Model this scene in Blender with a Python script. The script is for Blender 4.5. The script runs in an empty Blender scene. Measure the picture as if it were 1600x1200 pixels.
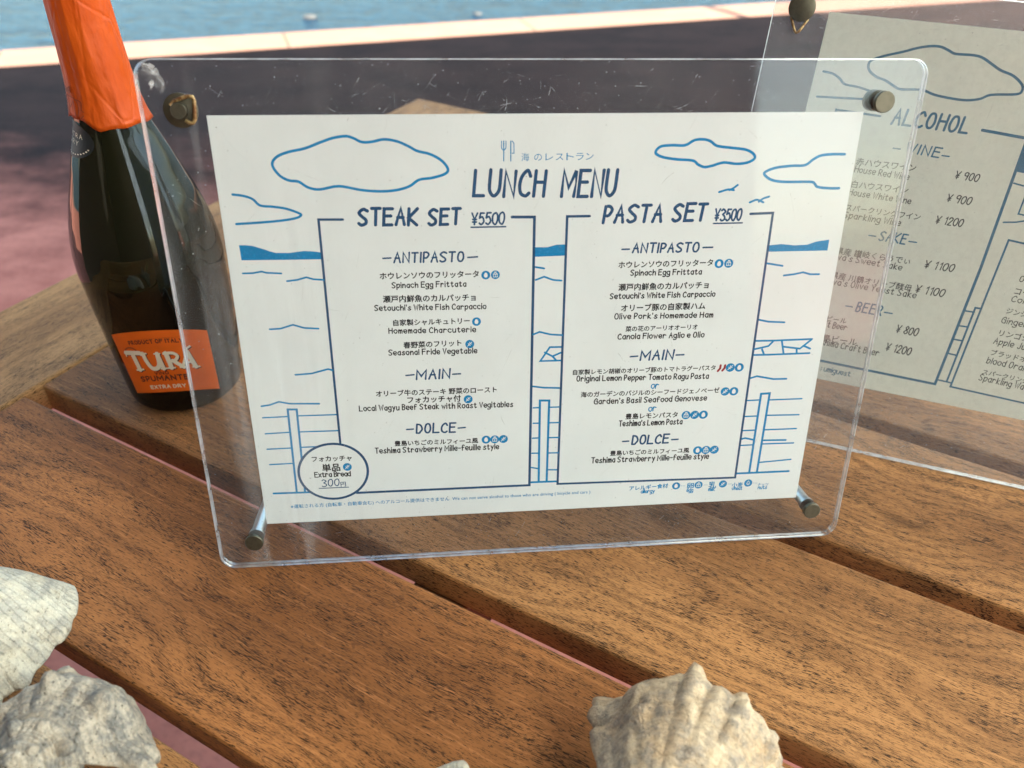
import bpy, math, random
import numpy as np
from mathutils import Vector, Matrix, noise, Euler

random.seed(7)
rng = np.random.default_rng(7)
scene = bpy.context.scene
S = 0.001                       # lengths below are in millimetres unless stated; table top is 740 mm above the terrace
TZ = 740.0

# ------------------------------------------------------------------ camera
F_PX = 1228.047                 # focal length for a 1600 px wide frame
CAM = np.array([-50.748, -289.807, 353.576])
ROT = np.array([[0.9955572898205524, -0.09044525125443227, 0.026178984141469405],
                [-0.03574631472487668, -0.6202716618244623, -0.7835721195404479],
                [0.08710845922610932, 0.7791551335023357, -0.6207490590151634]])   # rows: right, down, forward
cam_data = bpy.data.cameras.new('camera')
cam = bpy.data.objects.new('camera', cam_data)
scene.collection.objects.link(cam)
scene.camera = cam
cam_data.sensor_width = 36.0
cam_data.lens = F_PX / 1600 * 36.0
cam_data.clip_start = 0.01
cam_data.clip_end = 5000
m = Matrix.Identity(4)
for i in range(3):
    m[i][0] = ROT[0][i]; m[i][1] = -ROT[1][i]; m[i][2] = -ROT[2][i]
    m[i][3] = (CAM[i] + (TZ if i == 2 else 0)) * S
cam.matrix_world = m
cam_data.dof.use_dof = True
cam_data.dof.focus_distance = 0.42
cam_data.dof.aperture_fstop = 9.0

# ------------------------------------------------------------------ light
SUN_EL, SUN_AZ = math.radians(50), math.atan2(0.53, -0.85)      # azimuth from +Y towards +X
sun_dir = Vector((math.sin(SUN_AZ) * math.cos(SUN_EL), math.cos(SUN_AZ) * math.cos(SUN_EL), math.sin(SUN_EL)))
world = bpy.data.worlds.new('World'); scene.world = world; world.use_nodes = True
wn = world.node_tree.nodes; wl = world.node_tree.links
sky = wn.new('ShaderNodeTexSky'); sky.sky_type = 'NISHITA'; sky.sun_disc = False
sky.sun_elevation = SUN_EL; sky.sun_rotation = SUN_AZ
sky.air_density = 1.0; sky.dust_density = 2.5; sky.ozone_density = 1.0
wl.new(sky.outputs[0], wn['Background'].inputs[0]); wn['Background'].inputs[1].default_value = 0.15
sun_l = bpy.data.lights.new('sun', 'SUN'); sun_l.energy = 5.0; sun_l.angle = math.radians(0.5); sun_l.color = (1, 0.95, 0.88)
sun = bpy.data.objects.new('sun', sun_l); scene.collection.objects.link(sun)
sun.rotation_euler = sun_dir.to_track_quat('Z', 'Y').to_euler()
sun.location = sun_dir * 20
scene.view_settings.view_transform = 'Standard'; scene.view_settings.look = 'None'
scene.view_settings.gamma = 1; scene.view_settings.exposure = 2.50
scene.view_settings.use_white_balance = True; scene.view_settings.white_balance_temperature = 6550; scene.view_settings.white_balance_tint = -8
scene.cycles.max_bounces = 10; scene.cycles.transparent_max_bounces = 40
scene.cycles.diffuse_bounces = 4; scene.cycles.glossy_bounces = 4; scene.cycles.caustics_reflective = False

# ------------------------------------------------------------------ helpers
def srgb(r, g, b):
    f = lambda c: (c / 255 / 12.92 if c / 255 <= 0.04045 else ((c / 255 + 0.055) / 1.055) ** 2.4)
    return (f(r), f(g), f(b), 1)

class NT:
    """tiny node builder"""
    def __init__(s, name):
        s.m = bpy.data.materials.new(name); s.m.use_nodes = True
        s.t = s.m.node_tree; s.n = s.t.nodes; s.bsdf = s.n['Principled BSDF']; s.out = s.n['Material Output']
    def link(s, a, b): s.t.links.new(a, b)
    def set(s, node, key, v):
        if hasattr(v, 'is_output') or isinstance(v, bpy.types.NodeSocket): s.link(v, node.inputs[key])
        else: node.inputs[key].default_value = v
    def coord(s, which='Object'):
        return s.n.new('ShaderNodeTexCoord').outputs[which]
    def mapping(s, v, scale=(1, 1, 1), loc=(0, 0, 0), rot=(0, 0, 0)):
        q = s.n.new('ShaderNodeMapping'); s.link(v, q.inputs['Vector'])
        q.inputs['Scale'].default_value = scale; s.set(q, 'Location', loc); q.inputs['Rotation'].default_value = rot
        return q.outputs[0]
    def noise(s, v, scale=1, detail=3, rough=.5, dist=0, out='Fac'):
        q = s.n.new('ShaderNodeTexNoise'); s.link(v, q.inputs['Vector'])
        s.set(q, 'Scale', scale); q.inputs['Detail'].default_value = detail
        q.inputs['Roughness'].default_value = rough; q.inputs['Distortion'].default_value = dist
        return q.outputs[out]
    def voronoi(s, v, scale=1, feature='F1', rand=1.0):
        q = s.n.new('ShaderNodeTexVoronoi'); s.link(v, q.inputs['Vector']); q.feature = feature
        s.set(q, 'Scale', scale); q.inputs['Randomness'].default_value = rand
        return q.outputs['Distance']
    def math(s, op, a, b=0.0, c=0.0, clamp=False):
        q = s.n.new('ShaderNodeMath'); q.operation = op; q.use_clamp = clamp
        for i, v in enumerate((a, b, c)):
            if i < len(q.inputs): s.set(q, i, v)
        return q.outputs[0]
    def ramp(s, v, a, b, lo=0.0, hi=1.0):
        q = s.n.new('ShaderNodeMapRange'); q.interpolation_type = 'SMOOTHSTEP'
        s.set(q, 'Value', v); q.inputs['From Min'].default_value = a; q.inputs['From Max'].default_value = b
        q.inputs['To Min'].default_value = lo; q.inputs['To Max'].default_value = hi
        return q.outputs[0]
    def mix(s, f, a, b, mode='MIX'):
        q = s.n.new('ShaderNodeMix'); q.data_type = 'RGBA'; q.blend_type = mode
        s.set(q, 'Factor', f); s.set(q, 6, a); s.set(q, 7, b)
        return q.outputs[2]
    def sep(s, v):
        q = s.n.new('ShaderNodeSeparateXYZ'); s.link(v, q.inputs[0]); return q.outputs
    def comb(s, x, y, z):
        q = s.n.new('ShaderNodeCombineXYZ'); s.set(q, 0, x); s.set(q, 1, y); s.set(q, 2, z); return q.outputs[0]
    def add(s, a, b):
        q = s.n.new('ShaderNodeVectorMath'); q.operation = 'ADD'; s.set(q, 0, a); s.set(q, 1, b); return q.outputs[0]
    def bump(s, h, strength=.3, dist=.001):
        q = s.n.new('ShaderNodeBump'); s.link(h, q.inputs['Height']); q.inputs['Strength'].default_value = strength
        q.inputs['Distance'].default_value = dist; s.link(q.outputs[0], s.bsdf.inputs['Normal']); return q.outputs[0]
    def base(s, c, rough=.5, metal=0.0, spec=.5):
        s.set(s.bsdf, 'Base Color', c); s.set(s.bsdf, 'Roughness', rough); s.set(s.bsdf, 'Metallic', metal)
        s.bsdf.inputs['Specular IOR Level'].default_value = spec

# ------------------------------------------------------------------ materials
def teak(name, dark, light, pore=(.018, .010, .006, 1), pores=.5, ringf=19.0, seed=0.0, turn=0.0):
    t = NT(name)
    rnd = t.n.new('ShaderNodeObjectInfo').outputs['Random']
    off = t.comb(t.math('MULTIPLY', rnd, 37.0), t.math('MULTIPLY', rnd, 91.0), t.math('ADD', t.math('MULTIPLY', rnd, 53.0), seed))
    p = t.add(t.mapping(t.coord(), rot=(0, 0, turn)), off)
    warp = t.noise(t.mapping(p, (5.5, 17, 9)), 1, 2.5, .5)
    x, y, z = t.sep(p)
    yy = t.math('ADD', y, t.math('MULTIPLY', t.math('SUBTRACT', warp, .5), .16))
    ring = t.math('SINE', t.math('MULTIPLY', yy, ringf * 24))
    ring01 = t.math('MULTIPLY_ADD', ring, .5, .5)
    big = t.noise(t.mapping(p, (4, 14, 9)), 1, 3, .55)
    fibre = t.noise(t.mapping(p, (30, 900, 900)), 1, 3, .6)
    fine = t.noise(t.mapping(p, (70, 1500, 1500)), 1, 2, .6)
    kv = t.n.new('ShaderNodeTexVoronoi'); t.link(t.mapping(p, (2.3, 8.0, 1.0)), kv.inputs['Vector']); kv.inputs['Scale'].default_value = 1.0; kd = kv.outputs['Distance']
    knot = t.ramp(kd, .20, .05); ring = t.math('SINE', t.math('MULTIPLY_ADD', knot, 9.0, t.math('MULTIPLY', yy, ringf * 24))); ring01 = t.math('MULTIPLY_ADD', ring, .5, .5)
    # colour
    c = t.mix(t.ramp(big, .34, .68), dark, light)
    c = t.mix(t.math('MULTIPLY', t.ramp(ring01, .2, .95), .20), c, tuple(v * .62 for v in dark[:3]) + (1,))
    c = t.mix(t.math('MULTIPLY', t.ramp(fibre, .50, .78), .42), c, tuple(min(1, v * 1.5 + .02) for v in light[:3]) + (1,))
    c = t.mix(t.math('MULTIPLY', t.ramp(fine, .5, .3), .40), c, tuple(v * .5 for v in dark[:3]) + (1,))
    # open pores: short dark dashes that follow the fibre, gathered along the rings
    wx = t.comb(x, t.math('ADD', y, t.math('MULTIPLY', t.math('SUBTRACT', warp, .5), .028)), z)
    d1 = t.noise(t.mapping(wx, (210, 3000, 1700)), 1, 1.2, .5)
    d2 = t.noise(t.mapping(wx, (330, 3900, 2100), (3.1, 7.7, 1.3)), 1, 1.0, .5)
    dens = t.math('ADD', t.math('MULTIPLY', t.ramp(ring01, .25, .95), .042), t.math('MULTIPLY', t.ramp(big, .3, .7), .02))
    patch = t.noise(t.mapping(p, (20, 75, 40)), 1, 3, .6)
    dens = t.math('ADD', dens, t.math('MULTIPLY', t.ramp(patch, .42, .72), .05))
    th = t.math('SUBTRACT', .666 - .06 * pores, dens)
    m1 = t.ramp(t.math('SUBTRACT', d1, th), 0, .035)
    m2 = t.ramp(t.math('SUBTRACT', d2, t.math('ADD', th, .025)), 0, .035)
    pm = t.math('MAXIMUM', m1, m2)
    c = t.mix(t.math('MULTIPLY', pm, .92), c, pore)
    c = t.mix(t.math('MULTIPLY', t.ramp(t.math('ADD', kd, t.math('MULTIPLY', fibre, .04)), .085, .045), .75), c, tuple(v * .30 for v in dark[:3]) + (1,))
    # weather stains
    st = t.noise(t.mapping(p, (14, 30, 30), (5, 2, 8)), 1, 4, .65)
    c = t.mix(t.math('MULTIPLY', t.ramp(st, .66, .78), .6), c, (.045, .035, .028, 1))
    t.base(c, t.math('MULTIPLY_ADD', fibre, .25, .50), 0, .14)
    h = t.math('SUBTRACT', t.math('MULTIPLY', fibre, .35), pm)
    t.bump(h, .55, .0006)
    return t.m

M_slat = teak('teak_slat', (.185, .082, .031, 1), (.360, .172, .066, 1))
M_slat_red = teak('reddish_teak_slat', (.175, .068, .023, 1), (.340, .140, .048, 1), ringf=15.0)
M_rail = teak('teak_rail', (.22, .120, .050, 1), (.41, .245, .115, 1), pores=.25, ringf=6)
M_rail_end = teak('teak_end_rail', (.23, .118, .048, 1), (.40, .225, .100, 1), pores=.1, ringf=12, seed=4.0, turn=math.radians(90))
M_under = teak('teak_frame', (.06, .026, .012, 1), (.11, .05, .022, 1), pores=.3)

def mk_simple(name, col, rough=.5, metal=0, spec=.5):
    t = NT(name); t.base(col, rough, metal, spec); return t.m

def mk_paper(name, col):
    t = NT(name); p = t.coord()
    n = t.noise(t.mapping(p, (18, 18, 18)), 1, 4, .6)
    f = t.noise(t.mapping(p, (900, 900, 260)), 1, 2, .5)
    c = t.mix(t.ramp(n, .35, .75), col, tuple(v * .94 for v in col[:3]) + (1,))
    c = t.mix(t.math('MULTIPLY', t.ramp(f, .45, .8), .18), c, tuple(v * .86 for v in col[:3]) + (1,))
    t.base(c, .75, 0, .25); return t.m
M_paper = mk_paper('menu_paper', (.775, .81, .82, 1))
M_paper2 = mk_paper('aged_menu_paper', (.76, .785, .70, 1))
def mk_ink(name, col):
    t = NT(name); n = t.noise(t.mapping(t.coord(), (700, 700, 700)), 1, 2)
    t.base(t.mix(t.ramp(n, .5, .8), col, tuple(v * 1.35 + .01 for v in col[:3]) + (1,)), .7, 0, .2); return t.m
M_navy = mk_ink('navy_ink', (.015, .066, .165, 1))
M_blue = mk_ink('blue_ink', (.008, .205, .470, 1))
M_black = mk_ink('black_ink', (.014, .014, .020, 1))
M_red = mk_ink('red_ink', (.30, .03, .04, 1))
M_teal = mk_ink('dull_blue_ink', (.020, .125, .235, 1))

def mk_acrylic(name='clear_acrylic', scuff=0.0):
    t = NT(name); p = t.coord()
    tr = t.n.new('ShaderNodeBsdfTransparent'); tr.inputs[0].default_value = (.955, .955, .96, 1)
    gl = t.n.new('ShaderNodeBsdfGlossy'); gl.inputs['Roughness'].default_value = .04
    fr = t.n.new('ShaderNodeFresnel'); fr.inputs[0].default_value = 1.45
    mx = t.n.new('ShaderNodeMixShader'); t.link(t.math('MULTIPLY', fr.outputs[0], .32, clamp=True), mx.inputs[0]); t.link(tr.outputs[0], mx.inputs[1]); t.link(gl.outputs[0], mx.inputs[2])
    # fine wear: rubbed patches and dust; upright streaks at the left are painted-in reflections
    n = t.noise(t.mapping(p, (14, 14, 5)), 1, 4, .65)
    dust = t.noise(t.mapping(p, (900, 900, 900)), 1, 1, .5)
    hz = t.math('ADD', t.ramp(n, .35, .8, .003, .018), t.ramp(dust, .76, .80, 0, .3))
    refl_streak = t.noise(t.mapping(p, (75, 8, 5)), 1, 3, .55); zone = t.math('MULTIPLY', t.ramp(t.sep(p)[0], -.085, -.135), t.ramp(t.noise(t.mapping(p, (9, 9, 6), (3, 3, 3)), 1, 2), .35, .6))
    hz = t.math('ADD', hz, t.math('MULTIPLY', t.ramp(refl_streak, .48, .66, 0, .05), zone))
    if scuff: hz = t.math('ADD', hz, t.ramp(t.noise(t.mapping(p, (260, 260, 260)), 1, 4, .7), .35, .75, scuff * .6, scuff * 1.5))
    df = t.n.new('ShaderNodeBsdfDiffuse'); df.inputs[0].default_value = (.8, .8, .84, 1)
    m2 = t.n.new('ShaderNodeMixShader'); t.link(hz, m2.inputs[0]); t.link(mx.outputs[0], m2.inputs[1]); t.link(df.outputs[0], m2.inputs[2])
    t.link(m2.outputs[0], t.out.inputs[0]); return t.m
def mk_acrylic_edge():
    t = NT('acrylic_cut_edge'); p = t.coord()
    tr = t.n.new('ShaderNodeBsdfTransparent'); tr.inputs[0].default_value = (.9, .9, .92, 1)
    df = t.n.new('ShaderNodeBsdfTranslucent'); df.inputs[0].default_value = (.85, .87, .9, 1)
    d2 = t.n.new('ShaderNodeBsdfDiffuse'); d2.inputs[0].default_value = (.82, .84, .88, 1)
    gl = t.n.new('ShaderNodeBsdfGlossy'); gl.inputs['Roughness'].default_value = .12
    a = t.n.new('ShaderNodeMixShader'); a.inputs[0].default_value = .5; t.link(df.outputs[0], a.inputs[1]); t.link(d2.outputs[0], a.inputs[2])
    n = t.noise(t.mapping(p, (60, 60, 60)), 1, 3, .6)
    b = t.n.new('ShaderNodeMixShader'); t.link(t.ramp(n, .3, .7, .25, .6), b.inputs[0]); t.link(tr.outputs[0], b.inputs[1]); t.link(a.outputs[0], b.inputs[2])
    c = t.n.new('ShaderNodeMixShader'); c.inputs[0].default_value = .22; t.link(b.outputs[0], c.inputs[1]); t.link(gl.outputs[0], c.inputs[2])
    t.link(c.outputs[0], t.out.inputs[0]); return t.m
def mk_scratch():
    t = NT('scratch_mark')
    tr = t.n.new('ShaderNodeBsdfTransparent'); df = t.n.new('ShaderNodeBsdfDiffuse'); df.inputs[0].default_value = (.85, .85, .87, 1)
    n = t.noise(t.mapping(t.coord(), (160, 160, 160)), 1, 2)
    mx = t.n.new('ShaderNodeMixShader'); t.link(t.ramp(n, .35, .7, .03, .34), mx.inputs[0]); t.link(tr.outputs[0], mx.inputs[1]); t.link(df.outputs[0], mx.inputs[2])
    t.link(mx.outputs[0], t.out.inputs[0]); return t.m
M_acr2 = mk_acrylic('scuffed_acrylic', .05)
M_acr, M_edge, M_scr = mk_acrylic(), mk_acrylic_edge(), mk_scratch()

def mk_metal(name, col, rough, wear=.3, rust=None):
    t = NT(name); p = t.coord(); n = t.noise(t.mapping(p, (420, 420, 420)), 1, 4, .6)
    c = t.mix(t.math('MULTIPLY', t.ramp(n, .4, .75), wear), col, tuple(v * .45 for v in col[:3]) + (1,))
    if rust:
        n2 = t.noise(t.mapping(p, (260, 260, 260), (4, 4, 4)), 1, 4, .7)
        c = t.mix(t.ramp(n2, .42, .6), c, rust)
    t.base(c, t.math('MULTIPLY_ADD', n, .25, rough), .95 if not rust else .6); t.bump(n, .15, .0003); return t.m
M_steel = mk_metal('worn_steel', (.50, .50, .48, 1), .22)
M_cap = mk_metal('tarnished_brass_steel', (.115, .105, .080, 1), .38)
M_ring = mk_metal('rusty_brass_wire', (.42, .30, .14, 1), .35, rust=(.13, .055, .02, 1))

def mk_glass():
    t = NT('dark_green_bottle_glass'); z = t.sep(t.coord())[2]
    fill = t.ramp(z, .0985, .1005)
    c = t.mix(fill, (.003, .003, .0022, 1), (.008, .0085, .0036, 1))
    t.base(c, .03, 0, .4)
    n = t.noise(t.mapping(t.coord(), (40, 40, 12)), 1, 2); t.bump(n, .06, .001); return t.m
def mk_foil():
    t = NT('orange_foil'); p = t.coord(); x, y, z = t.sep(p)
    n = t.noise(t.mapping(p, (60, 60, 45)), 1, 3, .55); f = t.noise(t.mapping(p, (500, 500, 500)), 1, 2)
    c = t.mix(t.ramp(n, .3, .75), (.45, .058, .0035, 1), (.53, .080, .006, 1))
    t.base(c, .42, .1, .35)
    ang = t.math('ARCTAN2', y, x)
    fold = t.noise(t.comb(t.math('MULTIPLY', ang, 1.6), t.math('MULTIPLY', z, 30.0), 0.0), 1, 3, .5)
    cr = t.voronoi(t.mapping(p, (48, 48, 26)), 1, 'DISTANCE_TO_EDGE')
    h = t.math('ADD', t.math('ADD', t.math('MULTIPLY', fold, 1.1), t.math('MULTIPLY', t.ramp(cr, 0, .05), .09)), t.math('MULTIPLY', f, .06))
    t.bump(h, .7, .0026); return t.m
M_glass, M_foil = mk_glass(), mk_foil()
def mk_label(name, col):
    t = NT(name); n = t.noise(t.mapping(t.coord(), (90, 90, 90)), 1, 3)
    t.base(t.mix(t.ramp(n, .4, .7), col, tuple(v * .9 for v in col[:3]) + (1,)), .5, 0, .4); return t.m
M_lab = mk_label('orange_label', (.68, .120, .010, 1)); M_nlab = mk_label('black_neck_label', (.010, .012, .014, 1))
M_cream = mk_simple('cream_print', (.72, .66, .55, 1), .5); M_maroon = mk_simple('dark_maroon_print', (.07, .012, .010, 1), .5)
M_crest = mk_simple('brown_crest_print', (.26, .045, .012, 1), .5)

def mk_shell(name, base, tint, grey, greyamt, dirt, cracks=.55, lines=1.0):
    t = NT(name); p = t.coord()
    uvn = t.n.new('ShaderNodeUVMap'); uvn.uv_map = 'grow'; uv = uvn.outputs[0]
    big = t.noise(t.mapping(p, (40, 40, 40)), 1, 4, .65)
    mid = t.noise(t.mapping(p, (130, 130, 130), (2, 5, 1)), 1, 4, .65)
    fine = t.noise(t.mapping(p, (900, 900, 900)), 1, 3, .6)
    u, v, _ = t.sep(uv)
    wig = t.noise(t.mapping(p, (90, 90, 90)), 1, 3, .6)
    grow = t.noise(t.comb(t.math('ADD', t.math('MULTIPLY', u, 34.0), t.math('MULTIPLY', wig, 2.2)), t.math('MULTIPLY', v, 2.0), 0.0), 1, 4, .7)
    cord = t.math('SINE', t.math('ADD', t.math('MULTIPLY', v, 175.0), t.math('MULTIPLY', wig, 7.0)))
    c = t.mix(t.ramp(big, .35, .7), base, tint)
    c = t.mix(t.math('MULTIPLY', t.ramp(mid, .42, .66), greyamt), c, grey)
    c = t.mix(t.math('MULTIPLY', t.ramp(grow, .48, .70), .38 * lines), c, tuple(q * .55 for q in grey[:3]) + (1,))
    c = t.mix(t.math('MULTIPLY', t.math('MULTIPLY', t.ramp(cord, .5, 1), t.ramp(mid, .3, .6)), .42 * lines), c, tuple(q * .40 for q in grey[:3]) + (1,))
    c = t.mix(t.math('MULTIPLY', t.ramp(t.noise(t.mapping(p, (380, 380, 380), (7, 2, 5)), 1, 5, .75), .50, .66), .38), c, tuple(q * .62 for q in grey[:3]) + (1,))
    c = t.mix(t.math('MULTIPLY', t.ramp(fine, .56, .72), .45), c, tuple(min(.8, q * 1.25) for q in base[:3]) + (1,))
    pit = t.ramp(t.noise(t.mapping(p, (620, 620, 620), (9, 1, 2)), 1, 3, .7), .60, .68)
    c = t.mix(t.math('MULTIPLY', pit, dirt), c, (.06, .05, .04, 1))
    crk = t.voronoi(t.add(t.mapping(p, (75, 75, 75)), t.mapping(t.noise(t.mapping(p, (120, 120, 120)), 1, 3, .6, 0, 'Color'), (.8, .8, .8))), 1, 'DISTANCE_TO_EDGE')
    crack = t.math('MULTIPLY', t.ramp(crk, .03, .0), t.ramp(big, .42, .6))
    c = t.mix(t.math('MULTIPLY', crack, cracks), c, (.10, .08, .06, 1))
    t.base(c, .68, 0, .3)
    h = t.math('ADD', t.math('ADD', t.math('MULTIPLY', grow, .9 * lines), t.math('MULTIPLY', cord, .09)), t.math('ADD', t.math('MULTIPLY', fine, .55), t.math('MULTIPLY', mid, 1.3)))
    h = t.math('SUBTRACT', t.math('SUBTRACT', h, t.math('MULTIPLY', crack, cracks * .9)), t.math('MULTIPLY', pit, .35 * dirt))
    t.bump(h, .75, .0016); return t.m

def mk_floor():
    t = NT('painted_terrace_concrete'); p = t.coord()
    a = t.noise(t.mapping(p, (.9, .9, .9)), 1, 5, .6); b = t.noise(t.mapping(p, (3, 5, 4)), 1, 6, .7); g = t.noise(t.mapping(p, (90, 90, 90)), 1, 3, .6)
    x, y, z = t.sep(p)
    # red-pink paint, with the deeper shade towards the sea painted in as dark grey
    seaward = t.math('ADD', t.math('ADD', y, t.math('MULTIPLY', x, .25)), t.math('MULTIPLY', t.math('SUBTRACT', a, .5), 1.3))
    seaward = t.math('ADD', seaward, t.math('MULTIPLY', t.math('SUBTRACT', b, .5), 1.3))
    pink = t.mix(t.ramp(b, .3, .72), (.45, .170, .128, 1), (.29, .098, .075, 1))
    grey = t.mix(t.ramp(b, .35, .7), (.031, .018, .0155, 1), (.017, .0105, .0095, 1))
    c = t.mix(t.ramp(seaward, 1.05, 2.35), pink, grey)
    c = t.mix(t.math('MULTIPLY', t.ramp(g, .45, .75), .25), c, (.05, .04, .04, 1))
    t.base(c, .9, 0, .06); t.bump(g, .2, .003); return t.m
def mk_edging():
    t = NT('pale_quay_edging'); p = t.coord()
    n = t.noise(t.mapping(p, (1.2, 60, 10), rot=(0, 0, 0)), 1, 4, .6); g = t.noise(t.mapping(p, (8, 8, 8)), 1, 4, .6)
    c = t.mix(t.ramp(n, .35, .7), (.235, .118, .082, 1), (.20, .092, .064, 1)); c = t.mix(t.math('MULTIPLY', t.ramp(g, .45, .7), .3), c, (.27, .13, .10, 1))
    t.base(c, .8, 0, .3); t.bump(n, .15, .002); return t.m
def mk_sea():
    t = NT('sea_water'); p = t.coord()
    a = t.noise(t.mapping(p, (2.2, 6.5, 1), rot=(0, 0, math.radians(24))), 1, 4, .6, .4)
    b = t.noise(t.mapping(p, (7, 20, 1), rot=(0, 0, math.radians(20))), 1, 3, .6)
    c = t.mix(t.ramp(t.math('MULTIPLY_ADD', b, .8, t.math('MULTIPLY', a, .5)), .50, .78), (.002, .012, .034, 1), (.010, .050, .100, 1))
    t.base(c, .16, 0, .10); d = t.noise(t.mapping(p, (16, 60, 1), rot=(0, 0, math.radians(22))), 1, 3, .65)
    h = t.math('ADD', a, t.math('MULTIPLY', b, .45)); h = t.math('ADD', h, t.math('MULTIPLY', d, .16)); t.bump(h, 1.0, .6); return t.m
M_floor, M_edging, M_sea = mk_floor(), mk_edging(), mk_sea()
def mk_canvas():
    t = NT('thin_pale_canvas'); df = t.n.new('ShaderNodeBsdfDiffuse'); df.inputs[0].default_value = (.70, .68, .63, 1)
    tl = t.n.new('ShaderNodeBsdfTranslucent'); tl.inputs[0].default_value = (.86, .83, .77, 1)
    mx = t.n.new('ShaderNodeMixShader'); mx.inputs[0].default_value = .8; t.link(df.outputs[0], mx.inputs[1]); t.link(tl.outputs[0], mx.inputs[2])
    t.link(mx.outputs[0], t.out.inputs[0]); return t.m
M_canvas = mk_canvas(); M_post = mk_simple('dark_post', (.08, .07, .065, 1), .5)
M_rock = mk_simple('wet_rock', (.05, .04, .035, 1), .4)

# ------------------------------------------------------------------ mesh tools
class MB:
    def __init__(s): s.v, s.f, s.mi, s.uv = [], [], [], None
    def add(s, verts, faces, mat=0):
        o = len(s.v); s.v += [tuple(map(float, q)) for q in verts]
        s.f += [tuple(i + o for i in fc) for fc in faces]; s.mi += [mat] * len(faces)
    def box(s, a, b, mat=0):
        x0, y0, z0 = a; x1, y1, z1 = b
        s.add([(x0, y0, z0), (x1, y0, z0), (x1, y1, z0), (x0, y1, z0), (x0, y0, z1), (x1, y0, z1), (x1, y1, z1), (x0, y1, z1)],
              [(0, 3, 2, 1), (4, 5, 6, 7), (0, 1, 5, 4), (1, 2, 6, 5), (2, 3, 7, 6), (3, 0, 4, 7)], mat)
    def lathe(s, prof, n=48, mat=0, axis='z', cap=True, origin=(0, 0, 0)):
        v = []
        for r, h in prof:
            for k in range(n):
                a = 2 * math.pi * k / n; c, d = r * math.cos(a), r * math.sin(a)
                q = (c, d, h) if axis == 'z' else (c, h, d)
                v.append(tuple(q[i] + origin[i] for i in range(3)))
        f = []
        for i in range(len(prof) - 1):
            for k in range(n):
                k2 = (k + 1) % n; q = (i * n + k, i * n + k2, (i + 1) * n + k2, (i + 1) * n + k)
                f.append(q if axis == 'z' else q[::-1])
        if cap:
            f.append(tuple(range(n - 1, -1, -1)) if axis == 'z' else tuple(range(n)))
            b = (len(prof) - 1) * n; f.append(tuple(range(b, b + n)) if axis == 'z' else tuple(range(b + n - 1, b - 1, -1)))
        s.add(v, f, mat)
    def tube(s, pts, r, n=10, mat=0):
        pts = [Vector(p) for p in pts]; v, f = [], []
        for i, p in enumerate(pts):
            d = (pts[min(i + 1, len(pts) - 1)] - pts[max(i - 1, 0)]).normalized()
            a = d.cross(Vector((0, 1, 0))); a = (a if a.length > .1 else d.cross(Vector((1, 0, 0)))).normalized(); b = d.cross(a)
            for k in range(n):
                t = 2 * math.pi * k / n; v.append(p + (a * math.cos(t) + b * math.sin(t)) * r)
        for i in range(len(pts) - 1):
            for k in range(n): f.append((i * n + k, i * n + (k + 1) % n, (i + 1) * n + (k + 1) % n, (i + 1) * n + k))
        f += [tuple(range(n)), tuple(range((len(pts) - 1) * n, len(pts) * n))]
        s.add(v, f, mat)
    def build(s, name, mats, parent=None, smooth=False, bevel=0, seg=2, angle=40):
        me = bpy.data.meshes.new(name)
        me.from_pydata([(x * S, y * S, z * S) for x, y, z in s.v], [], s.f)
        for q in (mats if isinstance(mats, (list, tuple)) else [mats]): me.materials.append(q)
        me.polygons.foreach_set('material_index', s.mi)
        if smooth: me.polygons.foreach_set('use_smooth', [True] * len(me.polygons))
        me.update()
        o = bpy.data.objects.new(name, me); scene.collection.objects.link(o)
        if parent: o.parent = parent
        if bevel:
            b = o.modifiers.new('bevel', 'BEVEL'); b.width = bevel * S; b.segments = seg; b.limit_method = 'ANGLE'; b.angle_limit = math.radians(30)
        return o
def autosmooth(o, deg=35):
    me = o.data; me.polygons.foreach_set('use_smooth', [True] * len(me.polygons))
    import bmesh
    bm = bmesh.new(); bm.from_mesh(me)
    for e in bm.edges:
        if len(e.link_faces) == 2 and e.calc_face_angle(0) > math.radians(deg): e.smooth = False
    bm.to_mesh(me); bm.free()
def thing(name, label, cat, matrix=None, loc=None, group=None):
    o = bpy.data.objects.new(name, None); scene.collection.objects.link(o); o.empty_display_size = .05
    if matrix is not None: o.matrix_world = matrix
    if loc is not None: o.location = loc
    o['label'] = label; o['category'] = cat
    if group: o['group'] = group
    return o
def structure(o, kind='structure'): o['kind'] = kind; return o

# ------------------------------------------------------------------ the place
QA, QB = np.array([-1995.0, 3641.6]), np.array([1956.4, 4637.3])     # seaward edge of the quay
qd = (QB - QA) / np.linalg.norm(QB - QA); qn = np.array([-qd[1], qd[0]])
def q(a, b): r = QA + qd * a + qn * b; return (r[0], r[1])
L = 40000
b = MB(); c0, c1, c2, c3 = q(-L, 0), q(L, 0), q(L, -60000), q(-L, -60000)
b.add([(*c0, 0), (*c3, 0), (*c2, 0), (*c1, 0), (*c0, -1600), (*c1, -1600)], [(0, 1, 2, 3), (0, 3, 5, 4)])
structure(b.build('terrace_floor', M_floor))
b = MB()
for k in range(-14, 16):
    w0, w1 = k * 1250 + 3, (k + 1) * 1250 - 3
    p = [q(w0, 2), q(w1, 2), q(w1, -262), q(w0, -262)]
    b.add([(*p[0], 4), (*p[3], 4), (*p[2], 4), (*p[1], 4)], [(0, 1, 2, 3)])
structure(b.build('quay_edging', M_edging))
b = MB(); e = 2.5e6; p = [q(-e, -200), q(e, -200), q(e, e), q(-e, e)]
b.add([(*p[0], -1250), (*p[1], -1250), (*p[2], -1250), (*p[3], -1250)], [(0, 1, 2, 3)])
structure(b.build('sea', M_sea))

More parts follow.
